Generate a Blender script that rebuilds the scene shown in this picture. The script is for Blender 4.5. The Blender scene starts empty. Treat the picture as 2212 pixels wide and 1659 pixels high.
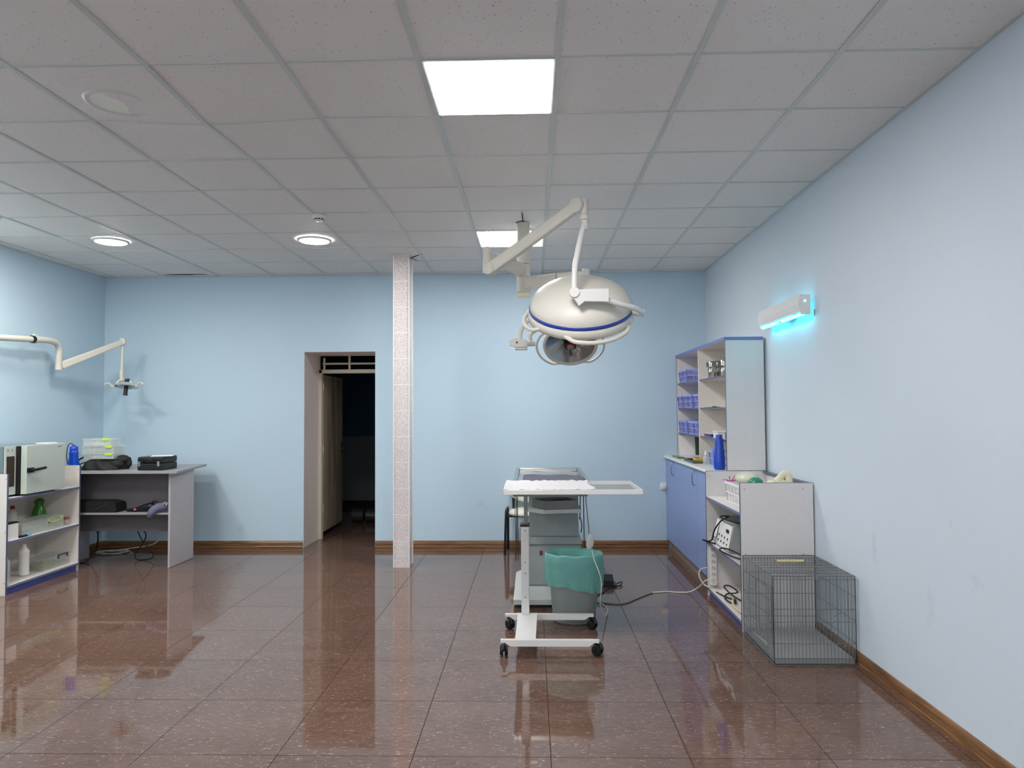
import bpy, bmesh, math, random
from mathutils import Vector, Matrix, Euler
random.seed(7)
SC = bpy.context.scene
COL = SC.collection

# ------------------------------------------------------------------ camera
HC = 1.506
F_PX, PITCH, YAW, ROLL = 1568.06, .0359, .028, -.006
cam_d = bpy.data.cameras.new('camera'); cam = bpy.data.objects.new('camera', cam_d); COL.objects.link(cam)
cam_d.sensor_width = 36; cam_d.lens = F_PX/2212*36; cam_d.clip_start = .05
Ry = Matrix.Rotation(YAW, 3, 'Z') @ Matrix.Rotation(PITCH, 3, 'X')
cr, sr = math.cos(ROLL), math.sin(ROLL)
right = Ry @ Vector((cr, 0, sr)); up = Ry @ Vector((-sr, 0, cr)); back = -(Ry @ Vector((0, 1, 0)))
M = Matrix.Identity(4)
for i in range(3):
    M[i][0], M[i][1], M[i][2] = right[i], up[i], back[i]
M[0][3], M[1][3], M[2][3] = 0, 0, HC
cam.matrix_world = M
SC.camera = cam
# ------------------------------------------------------------------ world, exposure
w = bpy.data.worlds.new('world'); SC.world = w; w.use_nodes = True
w.node_tree.nodes['Background'].inputs[0].default_value = (.6, .7, .8, 1)
w.node_tree.nodes['Background'].inputs[1].default_value = .02
SC.view_settings.view_transform = 'Standard'; SC.view_settings.look = 'None'
SC.view_settings.gamma = 1; SC.view_settings.use_curve_mapping = False
SC.view_settings.exposure = 0.0
SC.cycles.max_bounces = 10; SC.cycles.diffuse_bounces = 6; SC.cycles.transparent_max_bounces = 16
FILL_WINDOW_E = 1.5      # emission of the fill windows added unseen behind the camera
PANEL_E = 47.0      # emission of the square ceiling panels
DOWN_E = 95.0       # emission of the round downlights
UV_E = 11.0
# room
XL, XR, YB, YF, H = -4.80, 1.905, 8.0, -3.2, 3.02

# ------------------------------------------------------------------ materials
def lin(c):
    return tuple(((v/255)/12.92 if v/255 <= .04045 else ((v/255+.055)/1.055)**2.4) for v in c)
def new_mat(name):
    m = bpy.data.materials.new(name); m.use_nodes = True
    nt = m.node_tree; return m, nt, nt.nodes['Principled BSDF']
def mat(name, rgb, rough=.5, metal=0., var=.05, scale=6., bump=0., bscale=60., coat=0., trans=0., ior=1.45, alpha=1., spec=.5):
    m, nt, b = new_mat(name)
    c = lin(rgb)
    N = nt.nodes; L = nt.links
    tc = N.new('ShaderNodeTexCoord'); no = N.new('ShaderNodeTexNoise'); no.inputs['Scale'].default_value = scale; no.inputs['Detail'].default_value = 4
    L.new(tc.outputs['Object'], no.inputs['Vector'])
    mix = N.new('ShaderNodeMix'); mix.data_type = 'RGBA'
    mix.inputs['A'].default_value = (*[max(0, v*(1-var)) for v in c], 1)
    mix.inputs['B'].default_value = (*[min(1, v*(1+var)) for v in c], 1)
    L.new(no.outputs['Fac'], mix.inputs['Factor']); L.new(mix.outputs['Result'], b.inputs['Base Color'])
    b.inputs['Roughness'].default_value = rough; b.inputs['Metallic'].default_value = metal
    b.inputs['Coat Weight'].default_value = coat; b.inputs['Transmission Weight'].default_value = trans
    b.inputs['IOR'].default_value = ior; b.inputs['Alpha'].default_value = alpha
    b.inputs['Specular IOR Level'].default_value = spec
    if bump:
        n2 = N.new('ShaderNodeTexNoise'); n2.inputs['Scale'].default_value = bscale; n2.inputs['Detail'].default_value = 5
        L.new(tc.outputs['Object'], n2.inputs['Vector'])
        bp = N.new('ShaderNodeBump'); bp.inputs['Strength'].default_value = bump; bp.inputs['Distance'].default_value = .01
        L.new(n2.outputs['Fac'], bp.inputs['Height']); L.new(bp.outputs['Normal'], b.inputs['Normal'])
    return m
def emit(name, rgb, strength):
    m, nt, b = new_mat(name)
    b.inputs['Base Color'].default_value = (.8, .8, .8, 1)
    b.inputs['Emission Color'].default_value = (*rgb, 1); b.inputs['Emission Strength'].default_value = strength
    return m
def math_node(nt, op, a, b=None, c=None):
    n = nt.nodes.new('ShaderNodeMath'); n.operation = op
    for i, v in enumerate((a, b, c)):
        if v is None: continue
        if isinstance(v, (int, float)): n.inputs[i].default_value = v
        else: nt.links.new(v, n.inputs[i])
    return n.outputs[0]

def wall_mat(name, rgb, stains=None):
    m, nt, b = new_mat(name); N = nt.nodes; L = nt.links
    tc = N.new('ShaderNodeTexCoord')
    n1 = N.new('ShaderNodeTexNoise'); n1.inputs['Scale'].default_value = .7; n1.inputs['Detail'].default_value = 3
    n2 = N.new('ShaderNodeTexNoise'); n2.inputs['Scale'].default_value = 2.3; n2.inputs['Detail'].default_value = 8; n2.inputs['Roughness'].default_value = .7
    n3 = N.new('ShaderNodeTexNoise'); n3.inputs['Scale'].default_value = 260; n3.inputs['Detail'].default_value = 2
    for n in (n1, n2, n3): L.new(tc.outputs['Object'], n.inputs['Vector'])
    c = lin(rgb)
    mx = N.new('ShaderNodeMix'); mx.data_type = 'RGBA'
    mx.inputs['A'].default_value = (*[v*.95 for v in c], 1); mx.inputs['B'].default_value = (*[v*1.05 for v in c], 1)
    L.new(n1.outputs['Fac'], mx.inputs['Factor'])
    out = mx.outputs['Result']
    # small grey scuffs low on the wall
    sep = N.new('ShaderNodeSeparateXYZ'); L.new(tc.outputs['Object'], sep.inputs[0])
    low = math_node(nt, 'LESS_THAN', sep.outputs['Z'], 1.0)
    n4 = N.new('ShaderNodeTexNoise'); n4.inputs['Scale'].default_value = 4.5; n4.inputs['Detail'].default_value = 6; n4.inputs['Roughness'].default_value = .55
    mp = N.new('ShaderNodeMapping'); mp.inputs['Location'].default_value = (3.1, 7.7, 1.3); L.new(tc.outputs['Object'], mp.inputs[0]); L.new(mp.outputs[0], n4.inputs['Vector'])
    rr = N.new('ShaderNodeMapRange'); rr.inputs['From Min'].default_value = .64; rr.inputs['From Max'].default_value = .72; L.new(n4.outputs['Fac'], rr.inputs['Value'])
    fac = math_node(nt, 'MULTIPLY', math_node(nt, 'MULTIPLY', rr.outputs[0], low), .16)
    mx2 = N.new('ShaderNodeMix'); mx2.data_type = 'RGBA'; mx2.inputs['B'].default_value = (*[v*.45 for v in c], 1)
    L.new(fac, mx2.inputs['Factor']); L.new(out, mx2.inputs['A']); out = mx2.outputs['Result']
    L.new(out, b.inputs['Base Color'])
    b.inputs['Roughness'].default_value = .55; b.inputs['Specular IOR Level'].default_value = .35
    ad = math_node(nt, 'ADD', math_node(nt, 'MULTIPLY', n3.outputs['Fac'], .25), n2.outputs['Fac'])
    bp = N.new('ShaderNodeBump'); bp.inputs['Strength'].default_value = .25; bp.inputs['Distance'].default_value = .006
    L.new(ad, bp.inputs['Height']); L.new(bp.outputs['Normal'], b.inputs['Normal'])
    return m

def floor_mat():
    m, nt, b = new_mat('porcelain_floor_tiles'); N = nt.nodes; L = nt.links
    tc = N.new('ShaderNodeTexCoord'); sep = N.new('ShaderNodeSeparateXYZ'); L.new(tc.outputs['Object'], sep.inputs[0])
    def joint(o, off):
        u = math_node(nt, 'DIVIDE', math_node(nt, 'SUBTRACT', o, off), .6)
        f = math_node(nt, 'FRACT', u)
        d = math_node(nt, 'MINIMUM', f, math_node(nt, 'SUBTRACT', 1., f))
        return math_node(nt, 'LESS_THAN', d, .0030), math_node(nt, 'FLOOR', u)
    jx, cx = joint(sep.outputs['X'], .069); jy, cy = joint(sep.outputs['Y'], .208)
    j = math_node(nt, 'MAXIMUM', jx, jy)
    comb = N.new('ShaderNodeCombineXYZ'); L.new(cx, comb.inputs[0]); L.new(cy, comb.inputs[1])
    wn = N.new('ShaderNodeTexWhiteNoise'); wn.noise_dimensions = '3D'; L.new(comb.outputs[0], wn.inputs['Vector'])
    # fine horizontal streaks + flecks
    def noise(sc, det, mapping):
        mp = N.new('ShaderNodeMapping'); mp.inputs['Scale'].default_value = mapping; L.new(tc.outputs['Object'], mp.inputs[0])
        n = N.new('ShaderNodeTexNoise'); n.inputs['Scale'].default_value = sc; n.inputs['Detail'].default_value = det
        L.new(mp.outputs[0], n.inputs['Vector']); return n.outputs['Fac']
    st = noise(60, 3, (.35, 1, 1)); bl = noise(5, 4, (.6, 1, 1)); wob = noise(40, 2, (1, 1, 1))
    cr_ = N.new('ShaderNodeValToRGB')
    e = cr_.color_ramp.elements
    e[0].position = .25; e[0].color = (*lin((88, 66, 56)), 1); e[1].position = .8; e[1].color = (*lin((122, 96, 84)), 1)
    mixv = math_node(nt, 'ADD', math_node(nt, 'MULTIPLY', st, .6), math_node(nt, 'MULTIPLY', bl, .4))
    mixv = math_node(nt, 'ADD', mixv, math_node(nt, 'MULTIPLY', math_node(nt, 'SUBTRACT', wn.outputs['Value'], .5), .08))
    L.new(mixv, cr_.inputs[0])
    # light flecks : thresholded stretched voronoi cells
    mp = N.new('ShaderNodeMapping'); mp.inputs['Scale'].default_value = (.22, 1, 1); mp.inputs['Rotation'].default_value = (0, 0, .12)
    L.new(tc.outputs['Object'], mp.inputs[0])
    addv = N.new('ShaderNodeMixRGB'); addv.blend_type = 'ADD'; addv.inputs[0].default_value = .02
    n5 = N.new('ShaderNodeTexNoise'); n5.inputs['Scale'].default_value = 25; L.new(tc.outputs['Object'], n5.inputs['Vector'])
    L.new(mp.outputs[0], addv.inputs[1]); L.new(n5.outputs['Color'], addv.inputs[2])
    vo = N.new('ShaderNodeTexVoronoi'); vo.inputs['Scale'].default_value = 185; L.new(addv.outputs[0], vo.inputs['Vector'])
    sepc = N.new('ShaderNodeSeparateColor'); L.new(vo.outputs['Color'], sepc.inputs[0])
    near = math_node(nt, 'LESS_THAN', vo.outputs['Distance'], math_node(nt, 'MULTIPLY', sepc.outputs[1], .40))
    clus = math_node(nt, 'MULTIPLY', noise(9, 3, (.8, 1, 1)), .5)
    fl = math_node(nt, 'MULTIPLY', near, math_node(nt, 'GREATER_THAN', math_node(nt, 'ADD', sepc.outputs[0], clus), .95))
    mx = N.new('ShaderNodeMix'); mx.data_type = 'RGBA'; mx.inputs['B'].default_value = (*lin((188, 160, 150)), 1)
    L.new(math_node(nt, 'MULTIPLY', fl, .7), mx.inputs['Factor']); L.new(cr_.outputs[0], mx.inputs['A'])
    mj = N.new('ShaderNodeMix'); mj.data_type = 'RGBA'; mj.inputs['B'].default_value = (*lin((56, 44, 39)), 1)
    L.new(j, mj.inputs['Factor']); L.new(mx.outputs['Result'], mj.inputs['A']); L.new(mj.outputs['Result'], b.inputs['Base Color'])
    rg = math_node(nt, 'ADD', math_node(nt, 'MULTIPLY', j, .5), math_node(nt, 'MULTIPLY', bl, .05))
    rg = math_node(nt, 'ADD', rg, .015)
    L.new(math_node(nt, 'MULTIPLY', math_node(nt, 'SUBTRACT', 1., j), .5), b.inputs['Specular IOR Level'])
    L.new(rg, b.inputs['Roughness']); b.inputs['IOR'].default_value = 1.55
    bp = N.new('ShaderNodeBump'); bp.inputs['Strength'].default_value = .5; bp.inputs['Distance'].default_value = .002; bp.invert = True
    L.new(j, bp.inputs['Height'])
    nw = N.new('ShaderNodeTexNoise'); nw.inputs['Scale'].default_value = 1.6; L.new(tc.outputs['Object'], nw.inputs['Vector'])
    b2 = N.new('ShaderNodeBump'); b2.inputs['Strength'].default_value = .008; b2.inputs['Distance'].default_value = .02
    L.new(nw.outputs['Fac'], b2.inputs['Height']); L.new(bp.outputs['Normal'], b2.inputs['Normal'])
    L.new(b2.outputs['Normal'], b.inputs['Normal'])
    return m

def ceiling_tile_mat():
    m, nt, b = new_mat('mineral_fibre_tile'); N = nt.nodes; L = nt.links
    tc = N.new('ShaderNodeTexCoord')
    mp = N.new('ShaderNodeMapping'); mp.inputs['Scale'].default_value = (1, .6, 1); mp.inputs['Rotation'].default_value = (0, 0, .5); L.new(tc.outputs['Object'], mp.inputs[0])
    vo = N.new('ShaderNodeTexVoronoi'); vo.inputs['Scale'].default_value = 62; L.new(mp.outputs[0], vo.inputs['Vector'])
    sp = N.new('ShaderNodeSeparateColor'); L.new(vo.outputs['Color'], sp.inputs[0])
    pit = math_node(nt, 'LESS_THAN', vo.outputs['Distance'], math_node(nt, 'MULTIPLY', sp.outputs[0], .20))
    no = N.new('ShaderNodeTexNoise'); no.inputs['Scale'].default_value = 300; L.new(tc.outputs['Object'], no.inputs['Vector'])
    nl = N.new('ShaderNodeTexNoise'); nl.inputs['Scale'].default_value = 1.1; L.new(tc.outputs['Object'], nl.inputs['Vector'])
    mx = N.new('ShaderNodeMix'); mx.data_type = 'RGBA'
    mx.inputs['A'].default_value = (*lin((222, 219, 217)), 1); mx.inputs['B'].default_value = (*lin((230, 228, 226)), 1); L.new(nl.outputs['Fac'], mx.inputs['Factor'])
    m2 = N.new('ShaderNodeMix'); m2.data_type = 'RGBA'; m2.inputs['B'].default_value = (*lin((120, 112, 110)), 1)
    L.new(math_node(nt, 'MULTIPLY', pit, .55), m2.inputs['Factor']); L.new(mx.outputs['Result'], m2.inputs['A']); L.new(m2.outputs['Result'], b.inputs['Base Color'])
    h = math_node(nt, 'SUBTRACT', math_node(nt, 'MULTIPLY', no.outputs['Fac'], .4), pit)
    bp = N.new('ShaderNodeBump'); bp.inputs['Strength'].default_value = .35; bp.inputs['Distance'].default_value = .002
    L.new(h, bp.inputs['Height']); L.new(bp.outputs['Normal'], b.inputs['Normal'])
    b.inputs['Roughness'].default_value = .6; b.inputs['Specular IOR Level'].default_value = .3
    return m

def wood_mat():
    m, nt, b = new_mat('varnished_wood'); N = nt.nodes; L = nt.links
    tc = N.new('ShaderNodeTexCoord'); sp = N.new('ShaderNodeSeparateXYZ'); L.new(tc.outputs['Object'], sp.inputs[0])
    cb = N.new('ShaderNodeCombineXYZ')
    L.new(math_node(nt, 'MULTIPLY', sp.outputs['X'], 2.2), cb.inputs[0]); L.new(math_node(nt, 'MULTIPLY', sp.outputs['Y'], 2.2), cb.inputs[1]); L.new(math_node(nt, 'MULTIPLY', sp.outputs['Z'], 45.), cb.inputs[2])
    no = N.new('ShaderNodeTexNoise'); no.inputs['Scale'].default_value = 1.6; no.inputs['Detail'].default_value = 8; no.inputs['Distortion'].default_value = .6
    L.new(cb.outputs[0], no.inputs['Vector'])
    cr_ = N.new('ShaderNodeValToRGB'); e = cr_.color_ramp.elements
    e[0].position = .3; e[0].color = (*lin((84, 54, 30)), 1); e[1].position = .7; e[1].color = (*lin((146, 104, 66)), 1)
    L.new(no.outputs['Fac'], cr_.inputs[0]); L.new(cr_.outputs[0], b.inputs['Base Color']); b.inputs['Roughness'].default_value = .35
    return m

def pillar_mat():
    m, nt, b = new_mat('white_patterned_tile'); N = nt.nodes; L = nt.links
    tc = N.new('ShaderNodeTexCoord'); sp = N.new('ShaderNodeSeparateXYZ'); L.new(tc.outputs['Object'], sp.inputs[0])
    f = math_node(nt, 'FRACT', math_node(nt, 'DIVIDE', sp.outputs['Z'], .2515))
    g = math_node(nt, 'LESS_THAN', math_node(nt, 'MINIMUM', f, math_node(nt, 'SUBTRACT', 1., f)), .011)
    ck = N.new('ShaderNodeTexVoronoi'); ck.inputs['Scale'].default_value = 75; L.new(tc.outputs['Object'], ck.inputs['Vector'])
    rr = N.new('ShaderNodeMapRange'); rr.inputs['From Min'].default_value = .2; rr.inputs['From Max'].default_value = .55; L.new(ck.outputs['Distance'], rr.inputs['Value'])
    mx = N.new('ShaderNodeMix'); mx.data_type = 'RGBA'; mx.inputs['A'].default_value = (*lin((228, 222, 221)), 1); mx.inputs['B'].default_value = (*lin((200, 190, 190)), 1)
    L.new(rr.outputs[0], mx.inputs['Factor'])
    m2 = N.new('ShaderNodeMix'); m2.data_type = 'RGBA'; m2.inputs['B'].default_value = (*lin((232, 226, 222)), 1)
    L.new(g, m2.inputs['Factor']); L.new(mx.outputs['Result'], m2.inputs['A']); L.new(m2.outputs['Result'], b.inputs['Base Color'])
    bp = N.new('ShaderNodeBump'); bp.inputs['Strength'].default_value = .4; bp.inputs['Distance'].default_value = .003; bp.invert = True
    L.new(g, bp.inputs['Height']); L.new(bp.outputs['Normal'], b.inputs['Normal']); b.inputs['Roughness'].default_value = .22
    return m

def leaf_mat():
    m, nt, b = new_mat('worn_door_panel'); N = nt.nodes; L = nt.links
    tc = N.new('ShaderNodeTexCoord'); mp = N.new('ShaderNodeMapping'); mp.inputs['Scale'].default_value = (8, 8, .6); L.new(tc.outputs['Object'], mp.inputs[0])
    no = N.new('ShaderNodeTexNoise'); no.inputs['Scale'].default_value = 1.5; no.inputs['Detail'].default_value = 7; L.new(mp.outputs[0], no.inputs['Vector'])
    cr_ = N.new('ShaderNodeValToRGB'); e = cr_.color_ramp.elements
    e[0].position = .3; e[0].color = (*lin((120, 104, 84)), 1); e[1].position = .65; e[1].color = (*lin((188, 176, 156)), 1)
    L.new(no.outputs['Fac'], cr_.inputs[0]); L.new(cr_.outputs[0], b.inputs['Base Color']); b.inputs['Roughness'].default_value = .45
    return m

WALL = wall_mat('pale_blue_paint', (186, 208, 223))
WALLR = wall_mat('pale_blue_grey_paint', (202, 213, 223))  # whiter light on the right wall put into the paint colour
REVEAL = mat('grey_white_plaster', (232, 222, 218), .7, var=.08, scale=4, bump=.2, bscale=30)
FLOOR = floor_mat(); CTILE = ceiling_tile_mat(); WOOD = wood_mat(); PILLAR = pillar_mat(); LEAF = leaf_mat()
GRID = mat('painted_ceiling_grid', (196, 202, 200), .35)
DARK = mat('dark_void', (16, 16, 18), .9)
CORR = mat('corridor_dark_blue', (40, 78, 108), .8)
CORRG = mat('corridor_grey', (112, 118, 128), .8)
CREAM = mat('cream_enamel', (206, 202, 192), .42, coat=.0, var=.02)
WHITE_EN = mat('white_enamel', (214, 212, 210), .32, coat=.3, var=.02)
WHITE = mat('white_plastic', (232, 230, 228), .4, var=.03)
IVORY = mat('ivory_plastic', (226, 220, 190), .4, var=.04)
BLUEBAND = mat('blue_band', (38, 62, 150), .3)
LAM_W = mat('white_laminate', (222, 216, 210), .45, var=.03, scale=20)
LAM_G = mat('light_grey_laminate', (214, 210, 210), .45, var=.05, scale=40)
EDGE_B = mat('blue_edge_band', (104, 120, 178), .4)
EDGE_G = mat('grey_edge_band', (88, 96, 118), .4)
BLUE_DOOR = mat('blue_laminate_door', (136, 156, 204), .38, var=.03)
KICK_B = mat('blue_kick_board', (70, 82, 140), .4)
EDGE_S = mat('blue_grey_shelf_edge', (112, 116, 156), .4)
KICK_G = mat('pale_kick_board', (150, 132, 118), .4)
DESK = mat('grey_laminate_desk', (150, 150, 154), .42, var=.05, scale=50)
STEEL = mat('stainless_steel', (180, 180, 178), .22, metal=1., var=.05)
STEEL_W = mat('wavy_steel', (188, 192, 192), .12, metal=1., bump=.6, bscale=7)
DKSTEEL = mat('dull_steel', (120, 122, 120), .35, metal=.9, var=.1)
ZINC = mat('zinc_wire', (126, 130, 132), .35, metal=.5)
GREYP = mat('grey_painted_metal', (150, 156, 156), .42, var=.04)
LGREYP = mat('light_grey_painted_metal', (196, 200, 196), .42, var=.04)
BLACK = mat('black_plastic', (18, 18, 20), .4)
BLACKF = mat('black_fabric', (22, 22, 24), .7, bump=.5, bscale=25)
CHAIRW = mat('cream_vinyl', (226, 224, 206), .4)
GREEN_BAG = mat('teal_bin_liner', (120, 190, 180), .35, var=.2, scale=7, bump=1., bscale=22, alpha=.72)
BIN = mat('grey_bin_plastic', (140, 146, 144), .4)
CLOTHW = mat('white_drape', (220, 216, 218), .8, var=.03, bump=.6, bscale=40)
PAD = mat('slate_pad', (82, 80, 94), .8, var=.08)
FLATGREY = mat('tray_grey_sheet', (136, 142, 142), .25, var=.03)
OVEN_M = mat('pale_green_grey_enamel', (190, 200, 192), .35, var=.02)
OVEN_D = mat('slate_enamel', (112, 128, 134), .35, var=.03)
BLUE_PL = mat('blue_plastic', (22, 70, 190), .22, coat=.4)
BLUE_TR = mat('blue_clear_plastic', (20, 86, 214), .12, trans=.5)
NAVY = mat('navy_plastic', (20, 26, 100), .3)
BASKET = mat('periwinkle_plastic', (158, 168, 240), .35)
BASKW = mat('white_basket_plastic', (236, 234, 234), .35)
GREEN_PL = mat('green_plastic', (36, 112, 18), .25, coat=.3)
LIME = mat('lime_plastic', (190, 222, 70), .35)
PURPLE = mat('purple_plastic', (84, 50, 110), .35)
RED = mat('red_plastic', (176, 40, 60), .35)
PINK = mat('pink_plastic', (200, 90, 160), .4)
YEL = mat('yellow_plastic', (232, 196, 50), .4)
CLEAR = mat('clear_plastic', (222, 230, 222), .1, alpha=.22, var=.01)
CLEARB = mat('clear_bottle', (226, 232, 232), .04, alpha=.40, var=.01)
FROST = mat('frosted_plastic', (222, 228, 222), .25, alpha=.32, var=.03)
TEAL = mat('teal_rubber', (30, 130, 106), .4)
RESUS = mat('cream_silicone', (220, 222, 196), .3, trans=.2)
PAPER = mat('printed_paper', (226, 222, 222), .8, var=.06, scale=40)
CREAMTUBE = mat('cream_tubing', (206, 202, 168), .4)
CORDW = mat('white_cord', (206, 208, 200), .45)
CORDG = mat('grey_cord', (110, 112, 110), .45)
CORDB = mat('black_cord', (14, 14, 18), .45)
OLIVE = mat('dark_olive_cord', (50, 56, 28), .5)
GREYCLOTH = mat('blue_grey_cloth', (96, 98, 124), .85, var=.1, bump=.6, bscale=20)
STRAW = mat('tan_straw', (150, 140, 92), .8, var=.3, scale=40)
WOODH = mat('pale_wood', (206, 192, 150), .45)
MIRROR = mat('reflector_glass', (150, 156, 158), .18, metal=1., var=.25, scale=4)
DKGLASS = mat('dark_lamp_glass', (30, 34, 36), .08)
PANEL_L = emit('panel_diffuser_light', (1., .985, .97), PANEL_E)
DOWN_L = emit('downlight_diffuser_light', (1., .99, .92), DOWN_E)
FILL_WIN_L = emit('window_daylight', (.90, .96, 1.), FILL_WINDOW_E)  # glow of the added fill windows
DOWN_L2 = emit('near_downlight_light', (1., 1., .88), DOWN_E*1.5)
UV_L = emit('cyan_tube_light', (.03, .78, 1.), UV_E)
OFF_L = mat('unlit_diffuser', (236, 240, 228), .4)

# ------------------------------------------------------------------ mesh builder (world coordinates)
class B:
    def __init__(s, mat_=None): s.bm = bmesh.new(); s.M = mat_ or Matrix.Identity(4); s.mi = 0; s.sm = False
    def v(s, p): return s.bm.verts.new(s.M @ Vector(p))
    def f(s, vs, smooth=False):
        try:
            f = s.bm.faces.new(vs); f.material_index = s.mi; f.smooth = smooth; return f
        except ValueError: return None
    def poly(s, pts, smooth=False): return s.f([s.v(p) for p in pts], smooth)
    def box(s, x0, x1, y0, y1, z0, z1, bev=0):
        t = bmesh.new(); bmesh.ops.create_cube(t, size=1)
        for v in t.verts: v.co = Vector(((x0+x1)/2+v.co.x*(x1-x0), (y0+y1)/2+v.co.y*(y1-y0), (z0+z1)/2+v.co.z*(z1-z0)))
        if bev: bmesh.ops.bevel(t, geom=list(t.edges), offset=bev, segments=2, profile=.6, affect='EDGES')
        s.merge(t, bev > 0)
        return s
    def merge(s, t, smooth=False):
        mp = {v: s.v(v.co) for v in t.verts}
        for f in t.faces: s.f([mp[v] for v in f.verts], False)
        t.free()
    def frame(s, d):
        d = d.normalized(); a = Vector((0, 0, 1)) if abs(d.z) < .9 else Vector((1, 0, 0))
        u = d.cross(a).normalized(); return u, d.cross(u).normalized()
    def ring(s, c, u, w_, r, n, r2=None):
        r2 = r2 or r
        return [c+u*(r*math.cos(2*math.pi*i/n))+w_*(r2*math.sin(2*math.pi*i/n)) for i in range(n)]
    def cyl(s, p0, p1, r0, r1=None, n=20, caps=True):
        p0, p1 = Vector(p0), Vector(p1); r1 = r0 if r1 is None else r1
        u, w_ = s.frame(p1-p0)
        A, C = s.ring(p0, u, w_, r0, n), s.ring(p1, u, w_, r1, n)
        va, vc = [s.v(p) for p in A], [s.v(p) for p in C]
        for i in range(n): s.f([va[i], va[(i+1) % n], vc[(i+1) % n], vc[i]], True)
        if caps:
            if r0 > 0: s.poly(A[::-1])
            if r1 > 0: s.poly(C)
        return s
    def tube(s, pts, r, n=10, sub=6, closed=False, flat=1., caps=True, up=None):
        P = [Vector(p) for p in pts]; R = r if isinstance(r, (list, tuple)) else [r]*len(P)
        if sub > 1 and len(P) > 2:
            Q, QR = [], []; m = len(P); rng = range(m if closed else m-1)
            for i in rng:
                p1, p2 = P[i], P[(i+1) % m]
                p0 = P[(i-1) % m] if closed or i > 0 else p1*2-p2
                p3 = P[(i+2) % m] if closed or i+2 < m else p2*2-p1
                for k in range(sub):
                    t = k/sub
                    Q.append(.5*((2*p1)+(p2-p0)*t+(2*p0-5*p1+4*p2-p3)*t*t+(-p0+3*p1-3*p2+p3)*t**3))
                    QR.append(R[i]*(1-t)+R[(i+1) % m]*t)
            if not closed: Q.append(P[-1]); QR.append(R[-1])
            P, R = Q, QR
        m = len(P); rings = []; u = None
        for i in range(m):
            a = P[(i-1) % m] if closed or i > 0 else P[i]; c = P[(i+1) % m] if closed or i < m-1 else P[i]
            d = (c-a).normalized() if (c-a).length > 1e-9 else Vector((0, 0, 1))
            if u is None:
                if up is not None: u = (Vector(up)-d*d.dot(Vector(up))).normalized()
                else: u, _ = s.frame(d)
            else: u = (u-d*d.dot(u)).normalized()
            w_ = d.cross(u)
            rings.append([P[i]+u*(R[i]*math.cos(2*math.pi*k/n))+w_*(R[i]*flat*math.sin(2*math.pi*k/n)) for k in range(n)])
        V = [[s.v(p) for p in rg] for rg in rings]
        for i in range(m if closed else m-1):
            for k in range(n): s.f([V[i][k], V[i][(k+1) % n], V[(i+1) % m][(k+1) % n], V[(i+1) % m][k]], True)
        if not closed and caps: s.poly(rings[0][::-1]); s.poly(rings[-1])
        return s
    def lathe(s, prof, c=(0, 0, 0), n=32, sx=1., sy=1., smooth=True, mis=None):
        c = Vector(c); V = []
        for r, z in prof:
            if r <= 1e-6: V.append([s.v(c+Vector((0, 0, z)))])
            else: V.append([s.v(c+Vector((r*sx*math.cos(2*math.pi*k/n), r*sy*math.sin(2*math.pi*k/n), z))) for k in range(n)])
        for i in range(len(V)-1):
            a, b_ = V[i], V[i+1]
            if mis: s.mi = mis[i]
            for k in range(n):
                k2 = (k+1) % n
                if len(a) == 1 and len(b_) == 1: continue
                if len(a) == 1: s.f([a[0], b_[k2], b_[k]], smooth)
                elif len(b_) == 1: s.f([a[k], a[k2], b_[0]], smooth)
                else: s.f([a[k], a[k2], b_[k2], b_[k]], smooth)
        return s
    def prism(s, pts, ext):
        P = [Vector(p) for p in pts]; e = Vector(ext); n = len(P)
        s.poly(P); s.poly([p+e for p in P][::-1])
        for i in range(n): s.poly([P[i], P[i]+e, P[(i+1) % n]+e, P[(i+1) % n]])
        return s
    def grid(s, fn, nu, nv, smooth=True):
        V = [[s.v(fn(i/nu, j/nv)) for j in range(nv+1)] for i in range(nu+1)]
        for i in range(nu):
            for j in range(nv): s.f([V[i][j], V[i+1][j], V[i+1][j+1], V[i][j+1]], smooth)
        return s
    def ellipsoid(s, c, rx, ry, rz, n=20, m=12, noise=0.):
        pr = []
        c = Vector(c); V = []
        for i in range(m+1):
            th = math.pi*i/m
            if i in (0, m): V.append([s.v(c+Vector((0, 0, rz*math.cos(th))))]); continue
            row = []
            for k in range(n):
                ph = 2*math.pi*k/n; q = 1+noise*random.uniform(-1, 1)
                row.append(s.v(c+Vector((rx*q*math.sin(th)*math.cos(ph), ry*q*math.sin(th)*math.sin(ph), rz*q*math.cos(th)))))
            V.append(row)
        for i in range(m):
            a, b_ = V[i], V[i+1]
            for k in range(n):
                k2 = (k+1) % n
                if len(a) == 1: s.f([a[0], b_[k], b_[k2]], True)
                elif len(b_) == 1: s.f([a[k], b_[0], a[k2]], True)
                else: s.f([a[k], b_[k], b_[k2], a[k2]], True)
        return s

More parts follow.
